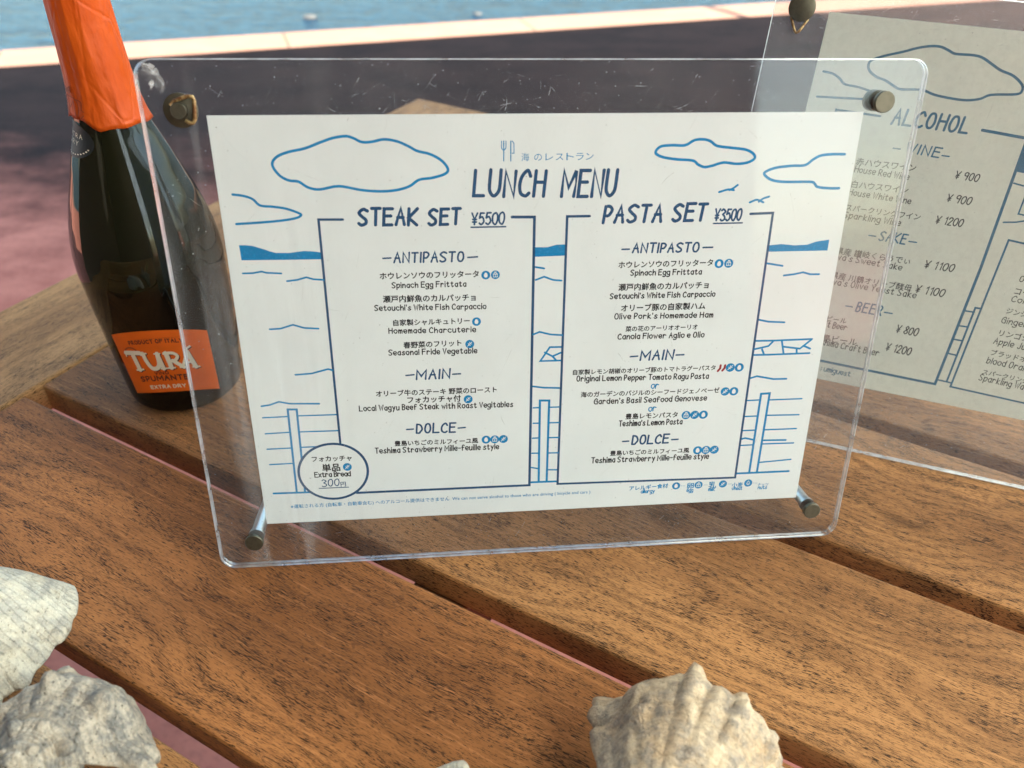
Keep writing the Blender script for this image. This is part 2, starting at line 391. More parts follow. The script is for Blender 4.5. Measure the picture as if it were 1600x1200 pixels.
def sight(px, py):
    d = ROT.T @ np.array([(px - 800) / F_PX, (py - 600) / F_PX, 1.0]); return d
def at_height(px, py, z):                                    # z above the table top
    d = sight(px, py); t = (z - CAM[2]) / d[2]; return CAM + d * t

for (px, py, r, lab) in ((484, 27, 55, 'small brown rock breaking the water left of the other one'), (746, 22, 40, 'small dark rock by the quay edge in the sea, right one of two')):
    P = at_height(px, py, -1250 - TZ); b = MB(); v, f = [], []
    for i in range(9):
        for k in range(14):
            th, a = math.pi * i / 8, 2 * math.pi * k / 14
            d = Vector((math.sin(th) * math.cos(a) * 1.5, math.sin(th) * math.sin(a), math.cos(th) * .5))
            v.append(d * r * (1 + .35 * noise.noise(d * 2 + Vector((px, 0, 0)))))
    for i in range(8):
        for k in range(14): f.append((i * 14 + k, i * 14 + (k + 1) % 14, (i + 1) * 14 + (k + 1) % 14, (i + 1) * 14 + k))
    b.add(v, f); o = b.build('small_rock', M_rock, smooth=True); o.location = (P[0] * S, P[1] * S, (P[2] + TZ) * S)
    o['label'] = lab; o['category'] = 'rock'; o['group'] = 'rocks off the quay'

# unseen awning added to shade the table and terrace (above and behind the camera)
aw_h = 2500.0; off = aw_h / math.tan(SUN_EL)
sh = np.array([sun_dir.x, sun_dir.y]); sh /= np.linalg.norm(sh)
aw = thing('added_awning', 'pale canvas awning on dark posts added out of view to shade and soften light on the table', 'added_awning', loc=(0, 0, 0))
def cast(pt): return pt + sh * off
e0 = cast(np.array(q(-1500, -268))); e1 = cast(np.array(q(4250, -268)))
f0 = e0 - qn * 5000; f1 = e1 - qn * 5000 - qd * 1700
b = MB(); H = aw_h
em = cast(np.array(q(1850, -268))); fm = em - qn * 5000 - qd * 2100      # eaves added to block light on the left, thin canvas diffuses it right
NX = 24
for i in range(NX + 1):
    P0, P1 = em + (e1 - em) * i / NX, fm + (f1 - fm) * i / NX
    b.add([(*P0, H), (*((P0 + P1) / 2), H + 40), (*P1, H)], [])
b.f = [(3 * i + k, 3 * i + k + 1, 3 * i + 4 + k, 3 * i + 3 + k) for i in range(NX) for k in (0, 1)]; b.mi = [0] * len(b.f)
b.build('added_awning_canopy', M_canvas, aw)
b = MB(); ee, ff = em + qd * 3, fm + qd * 3
b.add([(*e0, H - 20), (*ee, H - 20), (*ff, H - 20), (*f0, H - 20), (*e0, H), (*ee, H), (*ff, H), (*f0, H)],
      [(3, 2, 1, 0), (4, 5, 6, 7), (0, 1, 5, 4), (1, 2, 6, 5), (2, 3, 7, 6), (3, 0, 4, 7)])
roof = b.build('blocker_eaves', mk_simple('blocker_eaves_boards', (.16, .12, .09, 1), .8)); roof['label'] = 'unseen timber eaves added to block light over the left part of the table'; roof['category'] = 'roof'
pc = cast(np.array([1700.8, 4315.5]))
for P in (pc, f1 - qd * 60 + qn * 60, e0 + qd * 60 - qn * 40):
    b = MB(); b.lathe([(30, 0), (30, H + 420)], 20, origin=(P[0], P[1], 0)); b.build('added_awning_post', M_post, aw, smooth=False)

b = MB(); b.box((-2000, -3400, 0), (-1800, 250, 3000)); b.box((-2000, -3600, 0), (1500, -3402, 3000))  # dark walls added out of view to cut light from left and behind
o = b.build('blocker_wall', mk_simple('blocker_wall_timber', (.10, .075, .06, 1), .8)); o['label'] = 'unseen dark wall added to block light from behind the camera and left of the table'; o['category'] = 'wall'

# ------------------------------------------------------------------ table
PHI = math.radians(-33.42)
n2 = np.array([math.cos(PHI), math.sin(PHI)]); nn = np.array([-math.sin(PHI), math.cos(PHI)])
tm = Matrix.Translation((0, 0, TZ * S)) @ Matrix.Rotation(PHI, 4, 'Z')
table = thing('wooden_table', 'weathered brown teak slatted table carrying menus, bottle and shells', 'table', tm)
def tpart(name, a, bb, mat, bev=2.2):
    bx = MB(); cx, cy = (a[0] + bb[0]) / 2, (a[1] + bb[1]) / 2
    bx.box((a[0] - cx, a[1] - cy, a[2]), (bb[0] - cx, bb[1] - cy, bb[2]))
    o = bx.build(name, mat, table, bevel=bev); o.location = (cx * S, cy * S, 0); return o
X0, X1 = -373.0, 900.0
ys = [(-559, -442), (-429, -312), (-299, -182.5), (-169.5, -53.2), (-40.2, 77), (91, 208), (221, 338), (351, 468)]
for i, (y0, y1) in enumerate(ys): tpart('slat', (X0 + .5, y0, -22), (X1, y1, 0), M_slat_red if i in (0, 3) else M_slat)
tpart('side_rail', (X0 + .5, 481, -22), (X1, 603, 0), M_rail)
tpart('side_rail', (X0 + .5, -690, -22), (X1, -572, 0), M_rail)
tpart('end_rail', (-482.3, -690, -24), (X0 - .5, 603, .6), M_rail_end)
tpart('end_rail', (X1 + 1, -690, -24), (X1 + 110, 603, .6), M_rail_end)
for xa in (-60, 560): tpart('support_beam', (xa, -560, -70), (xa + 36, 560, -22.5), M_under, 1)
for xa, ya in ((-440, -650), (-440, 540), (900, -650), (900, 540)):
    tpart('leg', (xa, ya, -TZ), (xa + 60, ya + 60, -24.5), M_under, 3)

# ------------------------------------------------------------------ hand-lettered strokes
GL = {
'A':'033c63 1757','B':'030c ~0c3c5a3808 ~0838553303','C':'~6a4c1a07144364','D':'030c ~0c4b67443303','E':'6c0c0363 0858','F':'6c0c03 0858','G':'~6a4c1a07144364 386863',
'H':'030c 6c63 0868','I':'030c','J':'~5c55432314','K':'030c 6c0763','L':'0c0363','M':'030c468c83','N':'030c636c','O':'~3c1b07143354675b3c','P':'030c ~0c3c5a3707',
'R':'030c ~0c3c5a3707 2763','S':'~6b3c0a2856542304','T':'0c6c 3c33','U':'~0c06143354666c','V':'0c336c','W':'0c234a638c','X':'036c 0c63','Y':'0c376c 3733','Z':'0c6c0363',
'0':'~3c0a0533565a3c','1':'1a3c33','2':'~0a1c4c5a3703 0353','3':'~0b2c5a28 ~2856542304','4':'43 4c0656 4c43','5':'5c1c08 ~083956442304','7':'0c5c23','8':'~3c1a38553305385a3c','9':'~5a48180a2c5b5a 5a43','6':'~4c1704335436 3607',
'a':'~58391806143355 5953','b':'0c03 ~073958563304','c':'~583908053354','d':'5c53 ~573908053355','e':'0656 ~56583908053354','f':'~5b3c1a13 0848','g':'~58390805335 5951 ~51300001'.replace('335 ','3355 '),
'h':'0c03 ~06395753','i':'0903 0b0c','j':'~395120 3b3c'.replace('395120','29211001'),'k':'0c03 490653','l':'0c03','m':'0903 ~06293733 ~36596763','n':'0903 ~06395753','o':'~39080533555839',
'p':'0900 ~073958563304','r':'0903 ~06294858','s':'~58391736542304','t':'~2b253354 0949','u':'~0905133355 5953','v':'093359','w':'0923385379','x':'0953 5903','y':'0934 5910','z':'09590353',
"'":'0c0a','-':'0747','(':'~2d080512'.replace('0512','0521'),')':'~0d282501'.replace('282501','282401'),'.':'0304',':':'0405 0809','¥':'0c376c 3733 1757 1555',',':'0401','~':'~07284759'}
ADV = {k: max(int(c[0], 16) for st in g.replace('~', '').split() for c in [st[i:i + 2] for i in range(0, len(st), 2)]) for k, g in GL.items()}
def catmull(P, n=5):
    P = [np.array(p, float) for p in P]
    if len(P) < 3: return P
    closed = np.linalg.norm(P[0] - P[-1]) < 1e-6
    out = []
    for i in range(len(P) - 1):
        a = P[i - 1] if i > 0 else (P[-2] if closed else 2 * P[0] - P[1])
        d = P[i + 2] if i + 2 < len(P) else (P[1] if closed else 2 * P[-1] - P[-2])
        b_, c_ = P[i], P[i + 1]
        for k in range(n):
            t = k / n
            out.append(.5 * (2 * b_ + (c_ - a) * t + (2 * a - 5 * b_ + 4 * c_ - d) * t * t + (3 * b_ - a - 3 * c_ + d) * t ** 3))
    out.append(P[-1]); return out
def ribbon(P, w, cap=True):
    """flat ribbon with rounded ends along 2-D points -> verts, faces"""
    Q = [np.array(P[0], float)]
    for p in P[1:]:
        if np.linalg.norm(np.array(p) - Q[-1]) > 1e-4: Q.append(np.array(p, float))
    if len(Q) < 2: Q.append(Q[0] + np.array([0, w * .3]))
    n = len(Q); closed = n > 3 and np.linalg.norm(Q[0] - Q[-1]) < 1e-3
    h = w / 2; v, f = [], []
    for i in range(n):
        a = Q[i] - Q[i - 1] if i else (Q[-1] - Q[-2] if closed else Q[1] - Q[0]); c = Q[i + 1] - Q[i] if i < n - 1 else (Q[1] - Q[0] if closed else Q[i] - Q[i - 1])
        a = a / (np.linalg.norm(a) + 1e-12); c = c / (np.linalg.norm(c) + 1e-12)
        na, nc = np.array([-a[1], a[0]]), np.array([-c[1], c[0]])
        mt = na + nc; l = np.linalg.norm(mt)
        if l < .35: mt = na; k = 1
        else: mt = mt / l; k = min(1 / max(mt @ na, .2), 1.9)
        v += [Q[i] + mt * h * k, Q[i] - mt * h * k]
    for i in range(n - 1): f.append((2 * i, 2 * i + 1, 2 * i + 3, 2 * i + 2))
    if cap and not closed:
        for end, d in ((0, Q[0] - Q[1]), (n - 1, Q[-1] - Q[-2])):
            d = d / np.linalg.norm(d); p = np.array([-d[1], d[0]]); o = len(v)
            arc = [Q[end] + h * (p * math.cos(t) + d * math.sin(t)) for t in np.linspace(0, math.pi, 7)]
            v += arc; f.append(tuple(range(o, o + 7)))
    return v, f
def glyph_strokes(txt, slant=.06, gap=2.3, jit=.18, seed=1):
    """strokes in units of cap height, and total width"""
    r = random.Random(seed * 77 + len(txt)); x = 0; out = []
    for ch in txt:
        if ch == ' ': x += 3.6; continue
        g = GL.get(ch)
        if g is None: x += 3; continue
        dy = r.uniform(-jit, jit); sc = 1 + r.uniform(-.03, .03)
        for st in g.split():
            sm = st.startswith('~'); st = st.lstrip('~')
            P = [(int(st[i], 16), int(st[i + 1], 16) - 3) for i in range(0, len(st), 2)]
            P = [((x + a * sc + slant * c * 1.0) / 9, (c * sc + dy) / 9) for a, c in P]
            out.append(catmull(P) if sm else P)
        x += ADV[ch] + gap
    return out, (x - gap) / 9

_cjk = {}
def type_mesh(txt, weight=0.0, spacing=1.0):
    """filled type outlines (built-in fallback font) as 2-D verts and faces"""
    cu = bpy.data.curves.new('type', 'FONT'); cu.body = txt; cu.offset = weight; cu.space_character = spacing; cu.resolution_u = 3
    ob = bpy.data.objects.new('type', cu); scene.collection.objects.link(ob)
    me = ob.evaluated_get(bpy.context.evaluated_depsgraph_get()).to_mesh()
    v = [np.array([p.co.x, p.co.y]) for p in me.vertices]; f = [tuple(p.vertices) for p in me.polygons]
    bpy.data.objects.remove(ob); bpy.data.curves.remove(cu)
    return v, f

class Sheet:
    """a printed sheet lying in the plane of its stand; artwork is drawn in sheet millimetres"""
    def __init__(s, origin, yaw, tilt):
        s.O = np.array([origin[0], origin[1], 0.0])
        s.ux = np.array([math.cos(yaw), math.sin(yaw), 0]); bk = np.array([-math.sin(yaw), math.cos(yaw), 0])
        s.us = bk * math.sin(tilt) + np.array([0, 0, math.cos(tilt)]); s.n = np.cross(s.ux, s.us)
        s.b = MB(); s.k = 0; s.layer = 0.0
        s.M = Matrix.Identity(4)
        for i in range(3):
            s.M[i][0] = s.ux[i]; s.M[i][1] = -s.n[i]; s.M[i][2] = s.us[i]
        s.M.translation = Vector((s.O[0] * S, s.O[1] * S, (TZ + .95) * S))
    def mm(s, px, py):
        d = sight(px, py); t = ((s.O - CAM) @ s.n) / (d @ s.n); X = CAM + d * t - s.O
        return np.array([X @ s.ux, X @ s.us])
    def put(s, v, f, mat):
        s.k += 1; w = -.02 - .03 * s.layer - .0006 * (s.k % 20)
        s.b.add([(p[0], w, p[1]) for p in v], f, mat)
    def scale(s, px, py): return np.linalg.norm(s.mm(px + 1, py) - s.mm(px, py))
    def line(s, pts, w, mat, smooth=False, closed=False):
        P = [s.mm(*p) for p in pts]
        if closed: P.append(P[0])
        if smooth: P = catmull(P, 5)
        v, f = ribbon(P, w * s.scale(*pts[0])); s.put(v, f, mat)
    def fill(s, pts, mat, smooth=False):
        P = [s.mm(*p) for p in pts]
        import mathutils.geometry as mg
        s.put(P, [tuple(t) for t in mg.tessellate_polygon([[Vector((p[0], p[1], 0)) for p in P]])], mat)
    def write(s, txt, x0, y0, x1, y1, h, w, mat, slant=.06, gap=2.3, jit=.18):
        a, b_ = s.mm(x0, y0), s.mm(x1, y1); H = (s.mm(x0, y0 - h) - a)[1]; st, W = glyph_strokes(txt, slant, gap, jit, int(x0))
        d = b_ - a; up = np.array([0, 1.0])
        for P in st:
            v, f = ribbon([a + d * (p[0] / W) + up * p[1] * H for p in P], w * s.scale(x0, y0)); s.put(v, f, mat)
    def type(s, txt, x0, y0, x1, y1, mat, weight=.030, spacing=1.0, h=None):
        a, b_ = s.mm(x0, y0), s.mm(x1, y1); v, f = type_mesh(txt, 0, spacing)
        mx = max(p[0] for p in v); mn = min(p[0] for p in v); d = b_ - a; sc = np.linalg.norm(d) / (mx - mn); up = np.array([-d[1], d[0]]) / np.linalg.norm(d)
        sy = sc if h is None else (s.mm(x0, y0 - h) - a)[1] / .86
        for ox, oy in (((0, 0),) if weight <= 0 else ((-weight, 0), (weight, 0), (0, -weight), (0, weight))):
            s.put([a + d * ((p[0] + ox - mn) / (mx - mn)) + up * (p[1] + oy) * sy for p in v], f, mat)
    def ring(s, cx, cy, r, mat):
        c = s.mm(cx, cy); R = r * s.scale(cx, cy); P = [c + R * np.array([math.cos(t), math.sin(t)]) for t in np.linspace(0, 2 * math.pi, 25)[:-1]]
        s.put(P, [tuple(range(24))], mat); return c, R
    def icon(s, cx, cy, kind, mb, mw, r=7.0):
        c, R = s.ring(cx, cy, r, mb); lw = R * .13; s.layer += .5; s._mark(c, R, lw, kind, mw); s.layer -= .5
    def _mark(s, c, R, lw, kind, mw):
        if kind == 'e':
            P = [c + R * np.array([.42 * math.cos(t) * (1 - .18 * math.sin(t)), .58 * math.sin(t)]) for t in np.linspace(0, 2 * math.pi, 19)[:-1]]
            s.put(P, [tuple(range(18))], mw); return
        if kind == 'm': L = [[(-.45, -.5), (.45, -.5), (.45, .15), (.2, .45), (-.2, .45), (-.45, .15), (-.45, -.5)], [(-.45, .15), (.45, .15)], [(-.15, .45), (-.15, .65), (.2, .65)], [(0, -.5), (0, .15)]]
        if kind == 'w': L = [[(-.5, -.5), (.5, .5)], [(-.25, -.25), (-.3, .15)], [(-.25, -.25), (.15, -.3)], [(.05, .05), (.0, .45)], [(.05, .05), (.45, 0)]]
        if kind == 'n': L = [[(0, .6), (.38, .0), (.2, -.45), (-.2, -.45), (-.38, 0), (0, .6)], [(-.1, -.2), (.1, -.2)]]
        for l in L:
            v, f = ribbon([c + R * np.array(p) for p in l], lw); s.put(v, f, mw)

NAVY, BLUE, BLACK, RED, WHITE = 1, 2, 3, 4, 0
TILT = math.radians(14.38)
sh1 = Sheet((0, 0), 0, TILT)
W = sh1
def dash(s, a, b_, w=2.6, mat=NAVY): s.line([a, b_], w, mat)
# illustration
W.line([(426,261),(432,249),(450,241),(477,235),(500,226),(520,219),(540,216),(552,219),(565,225),(580,225),(600,221),(620,224),(637,231),(652,239),(672,244),(690,254),(700,267),(695,275),(675,281),(655,284),(640,294),(620,300),(595,302),(565,300),(530,294),(500,299),(482,296),(467,287),(452,285),(437,277)], 4.4, BLUE, True, True)
W.line([(1024,240),(1032,232),(1050,230),(1070,230),(1085,222),(1100,221),(1110,224),(1120,231),(1142,234),(1165,237),(1177,244),(1178,251),(1167,257),(1150,259),(1130,257),(1112,262),(1100,264),(1090,260),(1082,254),(1057,252),(1037,249),(1027,245)], 4.2, BLUE, True, True)
W.line([(1319,244),(1300,244),(1282,246),(1270,252),(1257,261),(1237,262),(1212,265),(1196,271),(1194,276),(1205,284),(1225,287),(1265,287),(1272,290),(1277,295),(1295,297),(1310,297)], 4, BLUE, True)
W.line([(364,307),(380,309),(395,314),(407,324),(427,326),(447,329),(465,335),(471,339),(462,344),(437,348),(402,351),(370,353)], 4, BLUE, True)
W.line([(1123,303),(1137,299),(1146,300)], 3.2, BLUE, True); W.line([(1139,300),(1145,297),(1152,292)], 3.2, BLUE, True)
W.line([(1171,319),(1182,315),(1192,319)], 3.2, BLUE, True); W.line([(1185,318),(1192,313),(1201,310)], 3.2, BLUE, True)
W.fill([(374,386),(384,386),(395,387),(412,392),(422,395.5),(432,398),(452,398),(475,395),(488,395.5),(501,397),(503,408),(378,409.5)], BLUE)
W.fill([(835,389),(855,389),(870,385),(884,384.5),(884,402),(835,404)], BLUE)
W.fill([(1201,386),(1220,384),(1240,386),(1260,385),(1275,380),(1295,377),(1292,394),(1199,396)], BLUE)
for P in ([(380,430),(396,429.5),(409,427),(417,429),(440,430)], [(449,442),(465,440),(479,436),(490,439),(506,440)], [(422,517),(439,516),(458,510),(476,515),(498,516)], [(462,588),(487,586),(513,579),(520,581)],
          [(409,637),(422,635),(436,630),(453,633),(499,633)], [(837,420),(850,422)], [(837,440),(850,435),(864,440),(877,441)], [(833,525),(843,521),(860,525),(878,526)], [(832,606),(850,608),(876,608.5)],
          [(1197,414),(1222,418)], [(1224,433),(1240,431),(1254,428),(1265,431),(1279,431)], [(1185,502),(1200,505),(1225,506)], [(1172,593),(1182,590),(1208,594.5),(1228,594)], [(1158,688),(1163.6,686.5),(1176,689)], [(1191,690),(1227,689.4)]):
    W.line(P, 3, BLUE, False)
for P in ([(877,544.5),(859,544.8),(844,566.5),(877,565.5)], [(851,553),(863,559),(877,553)], [(863,559),(869,565.5)],
          [(1179,535),(1208,534.5),(1268,532)], [(1176,557),(1200,556.5),(1264,554)], [(1178,548),(1200,543),(1208,535)], [(1190,548),(1193,556)], [(1221,535),(1223.5,554)], [(1223,544),(1249,547),(1267,533)], [(1244,547),(1244,554)], [(1256,543),(1265,547)]):
    W.line(P, 3, BLUE)
for P in ([(464,770),(450,642),(464,642),(477,770)], [(841.5,754),(843.5,628),(858,628),(854,753)], [(1170,740.5),(1188.6,617.5),(1202,616.6),(1182,740)], [(428,773),(486,771)], [(828,755.5),(870,754)], [(1150,741.7),(1231.7,738)]):
    W.line(P, 3.4, BLUE)
for a, b_ in (((411,655),(451,653)), ((466,652),(527,650)), ((415,680),(454,677.5)), ((469,677),(529,675)), ((418,704),(457,702)), ((472,701),(494,700)), ((422,728),(460,726)),
              ((833,639.5),(843,639)), ((858,638.5),(874,638)), ((833,663.5),(843,663.2)), ((857,662.8),(873,662.3)), ((832,686.7),(842,686.3)), ((857,686),(873,685.5)), ((831,710.2),(842,710)), ((856,709.8),(872,709.4)), ((830,732.5),(841,734)), ((855,736),(871,736)),
              ((1166.5,628),(1186,627)), ((1201,627),(1252,625)), ((1162,653),(1183,652)), ((1197,651),(1247.5,650)), ((1159,675),(1179,674)), ((1194,673.6),(1243.5,671.6)), ((1156,698),(1175,697)), ((1189,695.7),(1239,694)), ((1185,724.5),(1235,719.6))):
    W.line([a, b_], 2.4, BLUE)
# boxes
W.line([(536,346),(498,346),(511,480),(532,694)], 4, NAVY); W.line([(558,772),(827,760),(835,342),(800,342)], 4, NAVY)
W.line([(921,340.5),(886,341),(871,758),(1148,748),(1207,335.5),(1172,337)], 4, NAVY)
# logo
W.line([(787,223.5),(787,254.5)], 1.7, BLUE); W.line([(783.5,223.5),(783.5,234),(785.5,237.5)], 1.3, BLUE); W.line([(790.5,223.5),(790.5,234),(788.5,237.5)], 1.3, BLUE)
W.line([(798,223.5),(798,254.5)], 1.7, BLUE); W.line([(800,223.5),(803,227),(803,242.5),(800.5,242.5)], 1.3, BLUE)
for ch, xx in zip('海のレストラン', (820.5, 840.5, 858, 874, 890.5, 905.5, 921)): W.type(ch, xx - 6, 254 - (xx - 820) * .015, xx + 6, 254 - (xx - 808) * .015, BLUE, 0, h=12)
W.write('LUNCH', 740, 309.5, 849, 310, 40, 5.4, NAVY, slant=.16, gap=3); W.write('MENU', 877, 310, 959, 309, 40, 5.4, NAVY, slant=.16, gap=3)
W.write('STEAK', 561, 355, 651, 354, 25, 5.2, NAVY, .12, 3); W.write('SET', 670, 354.5, 718, 353, 24.5, 5.0, NAVY, .12, 3)
W.write('¥5500', 737, 354, 787, 353, 18, 2.9, NAVY, .08); W.line([(736,358),(790,357)], 2.4, NAVY)
W.write('PASTA', 942, 351, 1032, 349, 26, 4.9, NAVY, .16, 3); W.write('SET', 1050, 348.5, 1100, 347, 26, 4.9, NAVY, .16, 3)
W.write('¥3500', 1115, 347.5, 1156, 347, 18, 2.9, NAVY, .12); W.line([(1114,352),(1159,351)], 2.2, NAVY)
def head(s, t, x0, y0, x1, y1, h, d0, d1, mat=NAVY, w=2.9):
    s.write(t, x0, y0, x1, y1, h, w, mat, .1, 3); dash(s, *d0, 2.5, mat); dash(s, *d1, 2.5, mat)
head(W, 'ANTIPASTO', 616, 413, 724, 411, 15, ((598.5,406.5),(611,405.8)), ((731,405),(746,404)))
head(W, 'MAIN', 651, 595, 702, 593, 14, ((634.5,589),(647,587.8)), ((707.5,587),(719.5,586.3)))
head(W, 'DOLCE', 651, 679, 711, 677, 14, ((635.5,673.2),(646,672.5)), ((716,671),(727,670)))
head(W, 'ANTIPASTO', 988, 397.5, 1090, 396, 14, ((971.5,392.3),(983,392)), ((1098,389.5),(1113,389)))
head(W, 'MAIN', 1000, 565, 1050, 563.5, 14, ((984.5,559.7),(996,558.7)), ((1056,557),(1068,556.5)))
head(W, 'DOLCE', 987, 696, 1043, 694, 13, ((972.5,691.8),(982,691.2)), ((1049,689),(1059,688.3)))
def item(s, jp, j, en, e, icons='', ip=()):
    if jp: s.type(jp, j[0], j[1], j[2], j[3], BLACK)
    if en: s.write(en, e[0], e[1], e[2], e[3], 8.2, 1.72, BLACK, .02, 3.1, .1)
    for k, p in zip(icons, ip): s.icon(p[0], p[1], k, BLUE, WHITE)
item(W, 'ホウレンソウのフリッタータ', (594,438.5,748,435), 'Spinach Egg Frittata', (613,452.5,728,450), 'em', ((759,432.5),(774,432)))
item(W, '瀬戸内鮮魚のカルパッチョ', (599,474.5,743,471.5), "Setouchi's White Fish Carpaccio", (586,488,759,485))
item(W, '自家製シャルキュトリー', (615,511,734,507.5), 'Homemade Charcuterie', (608,523.5,743,521), 'e', ((744.5,505),))
item(W, '春野菜のフリット', (631,546,721,542), 'Seasonal Fride Vegetable', (608,557.5,745,554), 'w', ((734,540),))
item(W, 'オリーブ牛のステーキ 野菜のロースト', (588,621.5,776,614.5), None, None)
item(W, 'フォカッチャ付', (637,631.5,720,628.5), 'Local Wagyu Beef Steak with Roast Vegitables', (562,644.5,801,637.5), 'w', ((731.5,626),))
item(W, '豊島いちごのミルフィーユ風', (617,698.5,747,693.5), 'Teshima Strawberry Mille-feuille style', (587,710.5,779,703.5), 'emw', ((759.5,689),(773,688.5),(786.5,688)))
item(W, 'ホウレンソウのフリッタータ', (966,421,1113,417), 'Spinach Egg Frittata', (985,433,1095,431), 'em', ((1123,414.5),(1138,414)))
item(W, '瀬戸内鮮魚のカルパッチョ', (966,456,1106,452), "Setouchi's White Fish Carpaccio", (953,469.5,1116,465.5))
item(W, 'オリーブ豚の自家製ハム', (970,488.5,1101,484.5), "Olive Pork's Homemade Ham", (960,501,1113,498))
item(W, '菜の花のアーリオオーリオ', (977,520,1089,516.5), 'Canola Flower Aglio e Olio', (965,532.5,1099,529))
item(W, '自家製レモン胡椒のオリーブ豚のトマトラグーパスタ', (895,587.5,1117,580), 'Original Lemon Pepper Tomato Ragu Pasta', (901,598,1106,593.5), 'we', ((1140.5,576.5),(1154.5,576.3)))
for dx in (0, 7): W.line([(1121 + dx,582 - dx * .1),(1124.5 + dx,578 - dx * .1),(1125.5 + dx,573)], 3.4, RED)
item(W, '海のガーデンのバジルのシーフードジェノベーゼ', (907,622.5,1123,615), "Garden's Basil Seafood Genovese", (928,633.5,1103,627.5), 'we', ((1132.5,613.8),(1146,613.5)))
item(W, '豊島レモンパスタ', (977,656.5,1058,653.5), "Teshima's Lemon Pasta", (967,668,1065,664.5), 'mwe', ((1071.5,650.7),(1085,650.3),(1098.5,650)))
item(W, '豊島いちごのミルフィーユ風', (953,713.5,1076,708.5), 'Teshima Strawberry Mille-feuille style', (924,725.5,1106,718.5), 'emw', ((1089.5,705.5),(1102.5,705),(1115.5,704.6)))
W.write('or', 1017, 609.5, 1028, 608.5, 9.5, 1.7, BLUE, .1); W.write('or', 1013, 645, 1024, 644, 9.5, 1.7, BLUE, .1)
# bread badge
c = [(521 + 54 * math.cos(t), 738.3 + 42.8 * math.sin(t)) for t in np.linspace(0, 2 * math.pi, 49)[:-1]]
W.layer = 1.0; W.fill(c, WHITE); W.layer = 1.5; W.line(c, 4, NAVY, False, True)
W.type('フォカッチャ', 488, 723, 550, 721, BLACK); W.type('単品', 504.5, 738, 532, 736.5, BLACK); W.icon(543, 731.5, 'w', BLUE, WHITE)
W.write('Extra Bread', 492.5, 747.5, 548, 745.5, 7.5, 1.75, BLACK, .02); W.write('300', 504, 762.5, 530, 760.5, 10.5, 1.6, NAVY, .05, 3.2); W.type('円', 533, 761.5, 541, 761, NAVY, .02); W.line([(499,765),(545,763)], 1.5, NAVY)
W.layer = 0.0
# foot notes
W.type('※運転される方 (自転車・自動車含む) へのアルコール提供はできません  We can not serve alcohol to those who are driving ( bicycle and cars )', 455, 796, 922, 772.5, BLUE, .012)
W.type('アレルギー食材', 983, 768, 1043, 763.5, BLUE); W.write('allergy', 1001, 772.5, 1022, 771.5, 5.5, 1.3, BLUE)
for k, xx, yy, jp, ja, jb, en, ea, eb in (('e',1056,761,'卵',1072.5,1083,'egg',1072.5,1082), ('m',1091,759.5,'乳',1106.5,1118,'milk',1106,1116), ('w',1129,758,'小麦',1142.5,1159.5,'wheat',1142.5,1158.5), ('n',1168.5,756.5,'ナッツ',1183,1199.5,'nuts',1183.5,1197)):
    W.icon(xx, yy, k, BLUE, WHITE, 6.3); W.type(jp, ja, yy + 4.5, jb, yy + 4, BLUE, .025); W.write(en, ea, yy + 9.5, eb, yy + 9, 5.2, 1.2, BLUE)
    for d in (1, 3.2, 5.4): W.line([(xx + 7.5 + d, yy), (xx + 8.1 + d, yy)], .9, BLUE)

# second sheet
A2 = at_height(1250, 688, 0); YAW2 = math.radians(-23.17)
sh2 = Sheet((A2[0], A2[1]), YAW2, TILT); V = sh2
V.line([(1356,105),(1361,97),(1379.5,90.5),(1411,83.5),(1432,78),(1453,75),(1469,76),(1482,82),(1492,87),(1518.6,89),(1534,93),(1550,104),(1563,113),(1581.6,121),(1595,134),(1596,144),(1587,150),(1547.5,151),(1529,157.5),(1503,159),(1463.5,152),(1442.5,144),(1429,142.5),(1405.7,142),(1395,136.5),(1382,128),(1369,123),(1358.5,114)], 4, BLUE, True, True)
V.line([(1286,114),(1301,118),(1311,125),(1319,134),(1337.5,138),(1356,144),(1378,153),(1370,158),(1350,157.5),(1276,153.5)], 3.6, BLUE, True)
V.line([(1374,184),(1306,174),(1190,556)], 3.8, NAVY); V.line([(1190,541),(1280,565),(1460,602),(1531.7,420),(1604,219),(1534,206)], 4, NAVY)
V.line([(1640,392),(1575,377.5),(1541.7,460),(1484,606),(1547,620),(1640,641)], 3.6, NAVY)
V.line([(1532.5,484.5),(1523,483),(1478.7,597)], 3.4, BLUE)
for P in ([(1506,487.5),(1521,490)], [(1498,511),(1511,513)], [(1489,532),(1502.5,534.5)], [(1480,554),(1493,557)], [(1463,595),(1485,600)], [(1583,288.7),(1598,293)], [(1610,285),(1590,336.7),(1620,343)], [(1566.7,349.7),(1586.7,349.5),(1610,346)]): V.line(P, 2.8, BLUE)
V.fill([(1596,240),(1588,271),(1612,276),(1620,246)], BLUE)
V.write('ALCOHOL', 1392, 195.5, 1509, 211, 24, 4, NAVY, .1, 3)
def head2(t, x0, y0, x1, y1, d0, d1): V.write(t, x0, y0, x1, y1, 15, 2.6, NAVY, .12, 3.4); V.line(d0, 2.4, NAVY); V.line(d1, 2.4, NAVY)
head2('WINE', 1413, 240, 1465, 249, ((1394.7,234),(1405.7,235.5)), ((1471,245.7),(1482,247)))
head2('SAKE', 1372, 377.5, 1412.5, 383.5, ((1357,370),(1367.5,371.5)), ((1419.5,379.5),(1431,381)))
head2('BEER', 1336, 488, 1375, 495, ((1321,480),(1331,481.5)), ((1381,490),(1393,492)))
def item2(jp, j, en, e, pr=None, p=None, jw=.014):
    if jp: V.type(jp, *j, BLACK, jw)
    if en: V.write(en, *e, 9.6, 1.45, BLACK, .05, 3.0, .1)
    if pr: V.write(pr, *p, 12, 1.9, BLACK, .12, 2.8)
